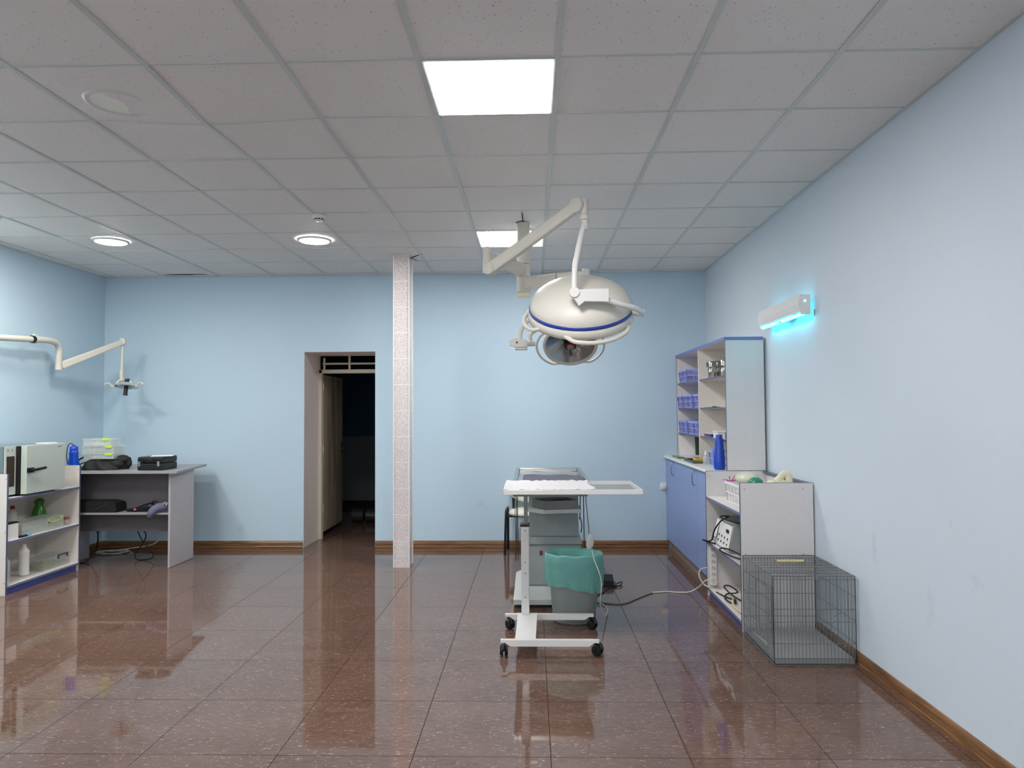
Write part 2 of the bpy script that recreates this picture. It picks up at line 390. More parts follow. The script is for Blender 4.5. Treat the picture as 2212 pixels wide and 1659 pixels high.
ORG = {}
def link(name, b, mats, origin):
    for v in b.bm.verts: v.co -= Vector(origin)
    bmesh.ops.recalc_face_normals(b.bm, faces=list(b.bm.faces))
    me = bpy.data.meshes.new(name); b.bm.to_mesh(me); b.bm.free()
    for m in (mats if isinstance(mats, (list, tuple)) else [mats]): me.materials.append(m)
    o = bpy.data.objects.new(name, me); COL.objects.link(o); return o
def T(name, label, cat, loc, group=None):
    o = bpy.data.objects.new(name, None); COL.objects.link(o); o.location = loc; o.empty_display_size = .05
    o['label'] = label; o['category'] = cat
    if group: o['group'] = group
    ORG[o] = Vector(loc); return o
def part(name, b, m, parent, label=None, kind=None):
    o = link(name, b, m, ORG[parent]); o.parent = parent; ORG[o] = ORG[parent]
    if label: o['label'] = label
    if kind: o['kind'] = kind
    return o
def solo(name, b, m, label, cat, loc, group=None, kind=None):
    o = link(name, b, m, loc); o.location = loc; ORG[o] = Vector(loc)
    o['label'] = label; o['category'] = cat
    if group: o['group'] = group
    if kind: o['kind'] = kind
    return o
def struct(name, b, m, label=None):
    o = link(name, b, m, (0, 0, 0)); o['kind'] = 'structure'; ORG[o] = Vector((0, 0, 0))
    if label: o['label'] = label
    return o
def copy_tree(src, loc, label, rz=None, scale=None):
    r = src.copy(); COL.objects.link(r); r.location = loc; r['label'] = label
    if rz is not None: r.rotation_euler = (0, 0, rz)
    if scale is not None: r.scale = scale
    for ch in list(src.children):
        c = ch.copy(); COL.objects.link(c); c.parent = r
        for g in ch.children:
            d = g.copy(); COL.objects.link(d); d.parent = c
    return r

# ================================================================== STRUCTURE
b = B(); b.box(XL, XR, YF, YB+4.2, -.05, 0); struct('floor', b, FLOOR)
b = B(); b.box(XR, XR+.1, YF, YB+.62, 0, H+.2); struct('wall_right', b, WALLR)
b = B(); b.box(XL-.1, XL, YF, YB+.62, 0, H+.2); struct('wall_left', b, WALL)
b = B(); b.box(XL, XR, YF-.1, YF, 0, H+.2); struct('wall_front', b, WALL)
DX0, DX1, DZ, DY = -2.535, -1.742, 2.165, 8.62
b = B()
def q(*pts): b.poly(pts)
for y in (YB, DY):                                         # two faces of the thick back wall around the opening
    b.mi = 0 if y == YB else 1
    q((XL, y, 0), (DX0, y, 0), (DX0, y, H+.2), (XL, y, H+.2)); q((DX1, y, 0), (XR, y, 0), (XR, y, H+.2), (DX1, y, H+.2)); q((DX0, y, DZ), (DX1, y, DZ), (DX1, y, H+.2), (DX0, y, H+.2))
b.mi = 1
q((DX0, YB, 0), (DX0, DY, 0), (DX0, DY, DZ), (DX0, YB, DZ)); q((DX1, YB, 0), (DX1, DY, 0), (DX1, DY, DZ), (DX1, YB, DZ)); q((DX0, YB, DZ), (DX1, YB, DZ), (DX1, DY, DZ), (DX0, DY, DZ))
for x in (XL, XR): q((x, YB, 0), (x, DY, 0), (x, DY, H+.2), (x, YB, H+.2))
q((XL, YB, H+.2), (XR, YB, H+.2), (XR, DY, H+.2), (XL, DY, H+.2))
wb = link('wall_back', b, [WALL, REVEAL], (0, 0, 0)); wb['kind'] = 'structure'; ORG[wb] = Vector((0, 0, 0))
# corridor behind the doorway
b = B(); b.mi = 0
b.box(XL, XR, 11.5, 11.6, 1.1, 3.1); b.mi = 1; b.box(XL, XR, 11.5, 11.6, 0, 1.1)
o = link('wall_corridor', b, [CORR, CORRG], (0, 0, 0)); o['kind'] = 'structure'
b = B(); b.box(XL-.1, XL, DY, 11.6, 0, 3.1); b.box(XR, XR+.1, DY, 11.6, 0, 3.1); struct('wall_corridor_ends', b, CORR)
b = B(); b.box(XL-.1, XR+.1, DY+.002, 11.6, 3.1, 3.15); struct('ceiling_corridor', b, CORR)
b = B(); b.box(XL, XR, 11.47, 11.5, 0, .09); struct('baseboard_corridor', b, BLACK)

# ceiling : tiles + exposed grid with one sagging crossing
CX0, CY0, P = .120, .067, .6
xs = [XL] + [CX0+P*k for k in range(-8, 3)] + [XR]
ys = [YF] + [CY0+P*k for k in range(-5, 14)] + [YB]
dz = {}
for i, x in enumerate(xs):
    for j, y in enumerate(ys):
        dz[i, j] = random.uniform(-.0025, .0025) if 0 < i < len(xs)-1 and 0 < j < len(ys)-1 else 0
def near_ix(x, y):
    return min(range(len(xs)), key=lambda i: abs(xs[i]-x)), min(range(len(ys)), key=lambda j: abs(ys[j]-y))
si = near_ix(-1.68, 3.667); dz[si] -= .026
PANELS = [(-.18, 3.367), (-.18, 6.367), (-.18, .367), (-.18, -2.033), (-3.78, .967), (-3.78, -2.033), (-3.78, 3.967)]
pset = {near_ix(px-.3, py-.3) for px, py in PANELS}
b = B(); g = B()
for i in range(len(xs)-1):
    for j in range(len(ys)-1):
        if (i, j) in pset: continue
        L_ = random.uniform(.0015, .004); e = .0
        x0, x1, y0, y1 = xs[i], xs[i+1], ys[j], ys[j+1]
        c = [(x0, y0, dz[i, j]), (x1, y0, dz[i+1, j]), (x1, y1, dz[i+1, j+1]), (x0, y1, dz[i, j+1])]
        b.mi = 0; b.poly([(x, y, H+L_+d+random.uniform(0, .003)) for x, y, d in c])
HW = .0125
def strip(g, p, q_, w, z0=0, th=.006):
    p, q_ = Vector(p), Vector(q_); d = (q_-p); d.z = 0; n = Vector((-d.y, d.x, 0)).normalized()*w
    a = [p-n, p+n, q_+n, q_-n]
    g.poly(a); up_ = Vector((0, 0, th))
    for k in range(4): g.poly([a[k], a[(k+1) % 4], a[(k+1) % 4]+up_, a[k]+up_])
for i in range(1, len(xs)-1):
    for j in range(len(ys)-1): strip(g, (xs[i], ys[j], H+dz[i, j]-.001), (xs[i], ys[j+1], H+dz[i, j+1]-.001), HW)
for j in range(1, len(ys)-1):
    for i in range(len(xs)-1): strip(g, (xs[i], ys[j], H+dz[i, j]), (xs[i+1], ys[j], H+dz[i+1, j]), HW*.6)
for x0, x1, y0, y1 in ((XL, XL+.02, YF, YB), (XR-.02, XR, YF, YB), (XL, XR, YB-.02, YB), (XL, XR, YF, YF+.02)): g.box(x0, x1, y0, y1, H-.001, H+.004)
# plenum lid
b.mi = 1; b.box(XL, XR, YF, YB, H+.12, H+.14)
# dark cuts in the tiles: by the pillar, above the lamp pole, gap at a lifted tile
z_ = H-.0015
b.poly([(-1.195, 7.10, z_), (-1.06, 6.93, z_), (-1.055, 6.945, z_), (-1.19, 7.125, z_)])
b.poly([(-1.19, 7.12, z_), (-1.145, 7.26, z_), (-1.15, 7.265, z_), (-1.20, 7.135, z_)])
b.poly([(-.073, 5.52, z_), (-.067, 5.52, z_), (-.06, 5.83, z_), (-.069, 5.83, z_)])
b.poly([(-.125, 5.80, z_), (-.07, 5.76, z_), (-.04, 5.77, z_), (-.07, 5.79, z_), (-.12, 5.83, z_)])
b.poly([(-4.04, 7.84, z_), (-3.8, 7.83, z_), (-3.55, 7.84, z_), (-3.6, 7.862, z_), (-3.8, 7.875, z_), (-4.0, 7.862, z_)])
ce = link('ceiling', b, [CTILE, DARK], (0, 0, 0)); ce['kind'] = 'structure'; ORG[ce] = Vector((0, 0, 0))
cg = part('grid', g, GRID, ce); cg['label'] = 'painted metal grid holding the tiles'

# baseboards (ogee profile)
def board(name, a, c, nrm):
    b = B(); a, c, n = Vector(a), Vector(c), Vector(nrm)
    pr = [(0, 0), (.016, 0), (.018, .018), (.014, .026), (.017, .04), (.016, .062), (.008, .078), (0, .08)]
    pa = [a+n*x+Vector((0, 0, z)) for x, z in pr]; pc = [c+n*x+Vector((0, 0, z)) for x, z in pr]
    for k in range(len(pr)-1): b.poly([pa[k], pa[k+1], pc[k+1], pc[k]])
    b.poly(pa); b.poly(pc[::-1]); return struct(name, b, WOOD)
board('baseboard_back', (XL, YB, 0), (DX0-.01, YB, 0), (0, -1, 0))
board('baseboard_back', (DX1+.005, YB, 0), (1.47, YB, 0), (0, -1, 0))
board('baseboard_right', (XR, YF, 0), (XR, 4.99, 0), (-1, 0, 0))
board('baseboard_left', (XL, YF, 0), (XL, YB, 0), (1, 0, 0))

# doorway
b = B()
b.box(DX0, DX0+.035, 8.55, 8.62, 0.0, 1.995); b.box(DX1-.035, DX1, 8.55, 8.62, 0, 1.995); b.box(DX0, DX1, 8.55, 8.62, 1.955, 2.0, .003)
DFR = mat('aged_ivory_paint', (206, 198, 180), .5)
d1 = link('door_1', b, [DFR], (0, 0, 0)); d1['kind'] = 'structure'; d1['label'] = 'open doorway with ivory frame in the blue back wall'; ORG[d1] = Vector((0, 0, 0))
b = B(); b.box(DX0+.035, DX1-.01, 8.585, 8.595, 2.06, 2.082); b.box(-2.492, -2.468, 8.58, 8.59, 1.99, 2.14); b.box(-2.19, -2.165, 8.58, 8.59, 1.99, 2.165); part('transom_bars', b, DFR, d1)
b = B(); b.box(-2.532, -2.50, 8.635, 9.50, .07, 1.94, .002); lf = part('door_leaf', b, LEAF, d1)
b = B(); b.box(-2.4995, -2.494, 9.38, 9.46, .95, 1.10, .001); b.cyl((-2.494, 9.42, 1.02), (-2.45, 9.42, 1.02), .009); b.cyl((-2.455, 9.42, 1.02), (-2.455, 9.31, 1.02), .008); part('door_handle', b, DKSTEEL, lf)
for z in (.35, 1.05, 1.8):
    b = B(); b.cyl((-2.505, 8.628, z-.04), (-2.505, 8.628, z+.04), .009); part('hinge', b, IVORY, d1)

# unseen windows added behind the camera as fill for ceiling and walls
for k, (wx0, wx1) in enumerate(((-4.0, -1.9), (-1.2, 1.0))):
    b = B()
    for a in ((wx0-.05, wx0, YF, YF+.03, .85, 2.45), (wx1, wx1+.05, YF, YF+.03, .85, 2.45), (wx0, wx1, YF, YF+.03, .85, .9), (wx0, wx1, YF, YF+.03, 2.4, 2.45), ((wx0+wx1)/2-.02, (wx0+wx1)/2+.02, YF, YF+.03, .9, 2.4)): b.box(*a)
    wn_ = link('window_%d' % (k+1), b, [WHITE], (0, 0, 0)); wn_['kind'] = 'structure'; ORG[wn_] = Vector((0, 0, 0))
    b = B(); b.box(wx0, wx1, YF+.004, YF+.01, .9, 2.4); part('pane', b, FILL_WIN_L, wn_)

# pillar
b = B(); b.mi = 0; px0, px1, py0, py1 = -1.345, -1.195, 7.0, 7.21
b.box(px0+.004, px1-.004, py0+.004, py1-.004, 0, H+.01)
t = T('tiled_pillar', 'square pillar clad in white patterned tiles standing free near the back wall', 'pillar', ((px0+px1)/2, (py0+py1)/2, 0))
part('tile_cladding', b, PILLAR, t)
b = B()
for x, y in ((px0, py0), (px1, py0), (px0, py1), (px1, py1)): b.box(x-.004, x+.004, y-.004, y+.004, .0, H)
b.M = Matrix.Identity(4)
part('corner_trim', b, WHITE, t)

# ================================================================== LIGHT FITTINGS
def led_panel(x, y, label):
    t = T('ceiling_light_panel', label, 'ceiling light', (x, y, H), 'square ceiling light panels')
    b = B(); 
    for a in ((x-.29, x-.278, y-.29, y+.29), (x+.278, x+.29, y-.29, y+.29), (x-.278, x+.278, y-.29, y-.278), (x-.278, x+.278, y+.278, y+.29)): b.box(*a, H-.004, H+.03)
    part('frame', b, WHITE_EN, t)
    b = B(); b.box(x-.278, x+.278, y-.278, y+.278, H-.006, H+.004); part('diffuser', b, PANEL_L, t, 'glowing white diffuser')
    b = B(); b.box(x-.29, x+.29, y-.29, y+.29, H+.03, H+.035); part('housing', b, WHITE_EN, t)
    return t
L0 = led_panel(*PANELS[0], 'lit square ceiling panel nearest the camera, above the open floor')
copy_tree(L0, (*PANELS[1], H), 'lit square ceiling panel behind the surgical lamp pole')
for k, (px, py) in enumerate(PANELS[2:]):
    copy_tree(L0, (px, py, H), ['lit square panel in the ceiling above the camera', 'lit square panel at the rear end of the room, right row', 'lit square panel in the left row beside the camera', 'lit square panel at the rear end of the room, left row', 'lit square panel in the left row just outside the frame above the oven shelves'][k])
def downlight(x, y, r, label, lit=True, m=None):
    t = T('round_downlight', label, 'ceiling light', (x, y, H), 'round ceiling downlights')
    b = B(); b.lathe([(r*.82, H-.006), (r*.84, H-.014), (r*.97, H-.009), (r*.99, H+.002)], (x, y, 0), 48); part('trim_ring', b, WHITE_EN, t)
    b = B(); b.lathe([(0, H-.024), (r*.3, H-.0235), (r*.6, H-.020), (r*.78, H-.014), (r*.83, H-.007)] if lit else [(0, H-.011), (r*.83, H-.008)], (x, y, 0), 48); part('diffuser', b, m or (DOWN_L if lit else OFF_L), t, 'glowing disc' if lit else 'dull unlit disc')
    return t
downlight(-3.715, 6.265, .152, 'lit round downlight at the left, over the desk')
downlight(-1.918, 6.32, .152, 'lit round downlight beside the smoke detector')
downlight(-4.25, 5.35, .19, 'lit round downlight close to the left wall, just outside the frame', True, DOWN_L2)
downlight(-2.003, 3.43, .160, 'unlit round downlight in the ceiling at upper left', False)
t = T('smoke_detector', 'white smoke detector on the ceiling above the lit round downlight', 'smoke detector', (-1.64, 5.52, H-.002))
b = B(); b.lathe([(.048, H), (.052, H-.012), (.050, H-.02), (.036, H-.026), (.036, H-.04), (.028, H-.046), (0, H-.047)], (-1.64, 5.52, 0), 32); part('body', b, WHITE, t)
b = B()
for k in range(10):
    a = 2*math.pi*k/10; b.M = Matrix.Translation((-1.64, 5.52, 0)) @ Matrix.Rotation(a, 4, 'Z'); b.box(.030, .0375, -.008, .008, H-.038, H-.029)
part('vents', b, BLACK, t)

# cyan germicidal wall lamp
t = T('ultraviolet_lamp', 'white wall lamp with a glowing cyan tube above the shelves', 'wall lamp', (XR, 5.35, 2.2))
prof = [(1.838, 2.272), (1.812, 2.276), (1.797, 2.212), (1.812, 2.160), (1.816, 2.161), (1.803, 2.212), (1.816, 2.270), (1.838, 2.266)]
b = B(); b.prism([(x, 4.94, z) for x, z in prof], (0, .86, 0)); part('hood', b, WHITE, t)
for y in (4.93, 5.80):
    b = B(); b.prism([(1.88, y, 2.276), (1.812, y, 2.276), (1.797, y, 2.212), (1.818, y, 2.140), (1.88, y, 2.140)], (0, .012, 0)); part('end_cap', b, WHITE, t)
b = B(); b.cyl((1.842, 4.928, 2.232), (1.842, 4.931, 2.232), .007, n=16); part('switch_light', b, UV_L, t)
b = B(); b.cyl((1.835, 4.945, 2.146), (1.835, 5.795, 2.146), .013, n=16); part('tube', b, UV_L, t, 'glowing cyan tube')
b = B(); b.box(1.862, 1.868, 5.25, 5.45, 2.14, 2.27); b.box(1.868, XR, 5.30, 5.40, 2.17, 2.24); b.box(1.818, 1.85, 5.33, 5.39, 2.135, 2.147); part('mount', b, WHITE, t)
b = B(); b.box(XR-.005, XR-.001, 4.92, 4.936, 2.13, 2.172, .001); part('wall_clip', b, GREYP, t, 'small grey clip on the wall')

# ================================================================== SURGICAL LAMP
t = T('surgical_lamp', 'double headed cream surgical lamp hanging from a ceiling pole over the table', 'surgical lamp', (-.065, 5.835, H))
SL = t; px, py = -.065, 5.835
b = B(); b.cyl((px, py, 2.685), (px, py, H-.002), .052, n=32); pole = part('pole', b, CREAM, t)
b = B(); b.cyl((px, py, 2.585), (px, py, 2.68), .055, n=32); part('collar', b, CREAM, t)
b = B(); b.cyl((px, py, 2.452), (px, py, 2.582), .0555, n=32); part('collar', b, CREAM, t)
b = B(); b.cyl((px, py, 2.418), (px, py, 2.45), .053, n=32); part('end_ring', b, IVORY, t, 'yellowed end ring')
def taper_arm(b, a, c, w0, h0, w1, h1):
    a, c = Vector(a), Vector(c); d = (c-a).normalized(); s_ = d.cross(Vector((0, 0, 1))).normalized(); u = s_.cross(d)
    def rect(p, w, h):
        e = .3
        return [p+s_*w*sx+u*h*sy for sx, sy in ((-1, -1+e), (-1+e, -1), (1-e, -1), (1, -1+e), (1, 1-e), (1-e, 1), (-1+e, 1), (-1, 1-e))]
    A, C = [b.v(p) for p in rect(a, w0, h0)], [b.v(p) for p in rect(c, w1, h1)]
    for k in range(8): b.f([A[k], A[(k+1) % 8], C[(k+1) % 8], C[k]])
    b.f(A[::-1]); b.f(C)
b = B(); taper_arm(b, (px, py, 2.63), (-.327, 5.30, 2.645), .042, .05, .024, .034); part('upper_arm', b, CREAM, t)
b = B(); b.cyl((-.327, 5.30, 2.590), (-.327, 5.30, 2.705), .030, n=28); b.cyl((-.327, 5.30, 2.51), (-.327, 5.30, 2.589), .031, n=28); part('elbow', b, CREAM, t)
b = B(); taper_arm(b, (-.300, 5.22, 2.527), (.312, 4.80, 2.865), .028, .043, .028, .038)
d_ = Vector((.612, -.42, 0)).normalized(); s_ = Vector((d_.y, -d_.x, 0))
sp = part('spring_arm', b, CREAM, t)
for c, r in (((-.293, 5.215, 2.527), .042), ((.312, 4.80, 2.863), .048)):
    c = Vector(c); b = B(); b.cyl(c+s_*.034, c-s_*.034, r, n=32); b.cyl(c+s_*.036, c+s_*.034, r*.85, n=32); part('joint', b, CREAM, t)
b = B(); b.cyl((.355, 4.80, 2.80), (.355, 4.80, 2.905), .026, n=24); b.cyl((.355, 4.80, 2.768), (.355, 4.80, 2.798), .028, n=24); b.cyl((.358, 4.80, 2.70), (.358, 4.80, 2.766), .025, n=24); part('swivel', b, CREAM, t)
b = B(); b.tube([(.352, 4.80, 2.738), (.328, 4.76, 2.65), (.300, 4.70, 2.52), (.279, 4.66, 2.41), (.272, 4.625, 2.25)], .0185, 16, 8); part('suspension_tube', b, WHITE_EN, t)
b = B(); b.cyl((.27, 4.575, 2.250), (.27, 4.635, 2.250), .032, n=28); part('joint', b, WHITE_EN, t)
b = B(); b.prism([(.262, 4.585, 2.268), (.30, 4.585, 2.268), (.487, 4.585, 2.271), (.487, 4.585, 2.189), (.335, 4.585, 2.193), (.300, 4.585, 2.164), (.255, 4.585, 2.235)], (0, .05, 0)); part('bracket', b, WHITE_EN, t)
b = B(); b.tube([(.46, 4.612, 2.208), (.56, 4.64, 2.180), (.66, 4.70, 2.163), (.712, 4.77, 2.153), (.733, 4.86, 2.15)], .0185, 16, 8); part('yoke', b, WHITE_EN, t)
b = B(); b.cyl((.668, 4.87, 2.165), (.752, 4.87, 2.150), .027, n=24); part('pivot', b, WHITE_EN, t)
R = .350
MT = Matrix.Translation((.335, 4.95, 2.213)) @ Matrix.Rotation(math.radians(-2.0), 4, 'Y') @ Matrix.Rotation(math.radians(32), 4, 'X')
b = B(MT); pr = [(0, .182)]+[(R*math.sin(a), .182*math.cos(a)) for a in [k*math.pi/2/14 for k in range(1, 15)]]
b.lathe(pr, n=64); dome = part('dome', b, CREAM, t, 'large cream domed lamp head')
b = B(MT); b.lathe([(R*.995, .005), (R*1.012, .001), (R*1.016, -.017), (R*1.0, -.020)], n=64); part('band', b, BLUEBAND, t, 'thin blue band around the dome')
b = B(MT); b.lathe([(R*1.0, -.018), (R*1.024, -.024), (R*1.035, -.05), (R*1.03, -.078), (R*.98, -.09), (R*.93, -.085), (R*.92, -.03)], n=64); part('rim', b, CREAM, t)
b = B(MT); b.lathe([(0, -.055), (R*.94, -.055)], n=48); part('front_glass', b, DKGLASS, t)
b = B(MT); b.cyl((0, 0, -.05), (0, 0, -.17), .018, .014, n=20); part('grip', b, STEEL, t)
def handle(MT, R, a0, a1, out, z, r, name, m, par, zz=0):
    b = B(MT); pts = []
    n = 9
    for k in range(n):
        u_ = k/(n-1); a = math.radians(a0+(a1-a0)*u_); e = math.sin(math.pi*u_)**.45 if 0 < u_ < 1 else 0
        rr = R*(1+(out-1)*e); pts.append((rr*math.cos(a), rr*math.sin(a), z+zz*e))
    b.tube(pts, r, 12, 4, flat=1.); part(name, b, m, par)
for a0, a1 in ((-112, -30), (158, 215), (38, 102)):
    handle(MT, R, a0, a1, 1.125, -.060, .0145, 'handle', CREAM, t, -.03)
# second, smaller head
b = B(); taper_arm(b, (px, py, 2.515), (.20, 5.62, 2.535), .040, .052, .026, .034); taper_arm(b, (.20, 5.62, 2.535), (.42, 5.58, 2.545), .026, .034, .024, .03); part('lower_arm', b, CREAM, t)
b = B(); b.cyl((.42, 5.58, 2.40), (.42, 5.58, 2.59), .03, n=24); part('elbow', b, CREAM, t)
b = B(); taper_arm(b, (.42, 5.56, 2.43), (.10, 5.60, 2.30), .024, .03, .022, .028); part('link_arm', b, CREAM, t)
b = B(); b.tube([(.12, 5.60, 2.29), (.02, 5.56, 2.225), (-.045, 5.55, 2.175), (-.085, 5.55, 2.11), (-.095, 5.55, 2.035)], .017, 14, 8); part('yoke', b, CREAM, t)
b = B(); b.tube([(.16, 5.72, 2.22), (.06, 5.66, 2.15), (.0, 5.61, 2.10), (-.014, 5.60, 2.07), (-.008, 5.60, 2.02)], .0145, 14, 8); part('yoke', b, CREAM, t)
b = B(); b.prism([(-.175, 5.49, 2.03), (-.135, 5.49, 2.052), (-.06, 5.49, 2.043), (-.04, 5.49, 1.985), (-.13, 5.49, 1.985), (-.17, 5.49, 2.0)], (0, .05, 0)); b.box(-.13, -.035, 5.50, 5.57, 1.965, 2.04, .006); b.cyl((-.04, 5.58, 2.015), (.02, 5.60, 2.018), .02, n=20); bx = part('control_box', b, CREAM, t)
b = B(); b.cyl((-.115, 5.486, 2.018), (-.115, 5.49, 2.018), .008, n=14); part('button', b, NAVY, bx)
R2 = .192
MS = Matrix.Translation((.303, 5.74, 2.04)) @ Matrix.Rotation(math.radians(2), 4, 'Y') @ Matrix.Rotation(math.radians(38), 4, 'X') 
# small head faces the camera and down: its local -Z is the light side
MS = Matrix.Translation((.303, 5.74, 2.022)) @ Matrix.Rotation(math.radians(-42), 4, 'X')
b = B(MS); b.lathe([(0, .13), (R2*.5, .12), (R2*.9, .075), (R2*1.1, .03), (R2*1.14, .0), (R2*1.12, -.018), (R2*1.03, -.022), (R2*1.0, -.005)], n=56); part('small_head', b, CREAM, t, 'smaller cream lamp head with open reflector')
b = B(MS); b.lathe([(R2*1.01, -.008), (R2*.85, .015), (R2*.5, .06), (R2*.15, .085), (0, .088)], n=56); part('reflector', b, MIRROR, t)
b = B(MS); b.cyl((0, 0, .06), (0, 0, -.025), .055, .046, n=32); part('lamp_holder', b, BLACK, t)
b = B(MS); b.cyl((0, 0, -.026), (0, 0, -.034), .034, n=28); part('ring', b, RED, t)
b = B(MS); b.cyl((0, 0, -.034), (0, 0, -.05), .028, .024, n=24); b.tube([(0, 0, -.05), (0, -.004, -.13)], [.012, .014], 14, 1); part('grip', b, STEEL, t)
for a0, a1 in ((108, 222), (-42, 62)):
    handle(MS, R2*1.1, a0, a1, 1.27, -.004, .0095, 'handle', CREAM, t)

# ================================================================== WALL EXAM LAMP (left)
t = T('examination_lamp', 'cream swing arm examination lamp reaching from the left wall', 'lamp', (XL, 5.0, 2.1))
b = B(); b.cyl((XL+.001, 5.0, 2.12), (XL+.03, 5.0, 2.12), .07, n=24); b.tube([(XL+.02, 5.0, 2.12), (-4.745, 5.06, 2.13), (-4.738, 5.330, 2.141), (-4.689, 6.106, 2.165), (-4.647, 6.624, 2.191)], .028, 18, 6); part('wall_tube', b, CREAM, t)
b = B(); b.cyl((-4.649, 6.593, 2.191), (-4.645, 6.634, 2.192), .035, n=24); part('clamp_ring', b, BLACK, t)
b = B(); b.cyl((-4.646, 6.624, 2.193), (-4.645, 6.645, 2.194), .039, n=24); b.box(-4.655, -4.635, 6.62, 6.65, 2.225, 2.245); part('clamp_ring', b, CREAM, t)
b = B(); b.tube([(-4.645, 6.645, 2.193), (-4.647, 6.831, 2.202), (-4.652, 6.950, 2.188), (-4.657, 7.002, 2.136), (-4.663, 7.012, 2.048), (-4.665, 7.017, 1.986)], .030, 18, 8); part('bent_tube', b, CREAM, t)
b = B(); b.cyl((-4.665, 7.017, 1.929), (-4.665, 7.017, 1.983), .033, n=24); part('swivel', b, CREAM, t)
b = B(); taper_arm(b, (-4.657, 7.038, 1.971), (-4.323, 7.555, 2.257), .022, .038, .02, .026); part('spring_arm', b, CREAM, t)
b = B(); b.box(-4.352, -4.302, 7.525, 7.585, 2.229, 2.288, .008); part('arm_end', b, WHITE_EN, t)
b = B(); b.cyl((-4.343, 7.555, 1.924), (-4.337, 7.555, 2.235), .015, n=16); b.cyl((-4.344, 7.555, 1.872), (-4.344, 7.555, 1.960), .022, n=18); b.tube([(-4.344, 7.555, 1.872), (-4.337, 7.545, 1.852), (-4.306, 7.535, 1.847)], .018, 14); part('drop_tube', b, CREAM, t)
b = B(); b.tube([(-4.357, 7.493, 1.769), (-4.373, 7.514, 1.810), (-4.347, 7.535, 1.847), (-4.295, 7.535, 1.854), (-4.233, 7.524, 1.826), (-4.171, 7.493, 1.774)], .010, 12, 6); part('bracket', b, CREAM, t)
ML = Matrix.Translation((-4.262, 7.504, 1.784)) @ Matrix.Rotation(math.radians(-12), 4, 'X')
b = B(ML); b.lathe([(.11, -.01), (.105, .0), (.085, .022), (.04, .036), (.02, .04)], n=36, sx=1.05); part('reflector', b, mat('lamp_glass', (214, 220, 216), .1, metal=.6), t)
b = B(ML); b.cyl((0, 0, .045), (0, 0, .075), .022, n=18); b.cyl((0, 0, .0), (0, 0, -.075), .022, .019, n=18); b.cyl((0, 0, -.08), (0, 0, -.1), .02, .024, n=18); part('lamp_holder', b, BLACK, t)
for s in (-1, 1):
    b = B(ML); b.tube([(s*.10, -.01, .0), (s*.135, -.03, -.005), (s*.155, -.05, .012), (s*.185, -.05, .018), (s*.205, -.05, -.0)], .008, 10, 6)
    b.tube([(s*.10, -.01, -.01), (s*.12, -.02, -.022), (s*.14, -.035, -.01), (s*.155, -.05, .012)], .006, 10, 6); part('handle', b, CREAM, t)
# ================================================================== RIGHT FURNITURE
FX = 1.45
def cab_unit(y0, y1, label, hy):
    t = T('base_cabinet', label, 'cabinet', (FX+.23, (y0+y1)/2, 0), 'blue door base cabinets along the right wall')
    b = B(); b.box(FX+.02, XR-.008, y0+.001, y1-.001, .10, .974); part('body', b, LAM_W, t)
    b = B(); b.box(FX+.05, FX+.066, y0+.001, y1-.001, 0, .099); part('kick_board', b, KICK_G, t)
    b = B(); b.box(FX, FX+.018, y0+.002, y1-.002, .105, .97, .0015); d = part('door', b, BLUE_DOOR, t)
    if hy:
        b = B(); b.tube([(FX, hy, .955), (FX-.016, hy, .952), (FX-.026, hy, .93), (FX-.028, hy, .89), (FX-.026, hy, .85), (FX-.016, hy, .828), (FX, hy, .825)], .005, 10, 4); part('handle', b, STEEL, d)
    return t
cab_unit(7.49, YB-.004, 'blue door base cabinet in the corner against the back wall', 7.54)
cab_unit(6.50, 7.489, 'widest blue door base cabinet, middle of the three', 6.56)
cab_unit(5.995, 6.499, 'narrow blue door base cabinet next to the open shelf unit', None)
b = B(); b.prism([(1.425, 5.99, .984), (1.43, 5.99, .977), (XR-.002, 5.99, .977), (XR-.002, 5.99, 1.004), (1.445, 5.99, 1.004), (1.43, 5.99, 1.0)], (0, 2.006, 0))
solo('worktop', b, mat('off_white_worktop', (222, 226, 220), .3, var=.03), 'off white worktop lying across the blue door cabinets', 'worktop', (1.66, 7.0, .977))
# hutch
HX0, HX1, HY0, HY1, HZ = 1.577, 1.885, 5.965, 7.985, 2.085
t = T('wall_shelf_unit', 'tall open shelf unit with blue top standing on the worktop', 'shelf unit', (1.73, 6.975, 1.004))
for y0, m in ((HY0, LAM_G), (6.93, LAM_W), (HY1-.018, LAM_W)):
    b = B(); b.mi = 0; b.box(HX0+.002, HX1, y0, y0+.018, 1.005, HZ-.018); b.mi = 1; b.box(HX0, HX0+.002, y0, y0+.018, 1.005, HZ-.018)
    part('side_panel' if y0 != 6.93 else 'divider', b, [m, LAM_W if y0 == 6.93 else EDGE_G], t)
b = B(); b.box(HX0-.006, HX1, HY0-.004, HY1, HZ-.018, HZ+.006); b.mi = 1; b.box(HX0-.009, HX0-.006, HY0-.007, HY1, HZ-.018, HZ+.008); b.box(HX0-.006, HX1, HY0-.007, HY0-.004, HZ-.018, HZ+.008); part('top_panel', b, [LAM_W, EDGE_B], t, 'top board with blue edges')
b = B(); b.box(HX1, HX1+.004, HY0+.002, HY1-.002, 1.005, HZ); part('back_panel', b, LAM_W, t)
for z in (1.785, 1.518, 1.252):
    for y0, y1 in ((HY0+.018, 6.93), (6.948, HY1-.018)):
        b = B(); b.mi = 0; b.box(HX0+.012, HX1, y0, y1, z-.016, z); b.mi = 1; b.box(HX0+.010, HX0+.012, y0, y1, z-.016, z)
        part('shelf', b, [LAM_W, EDGE_G], t)
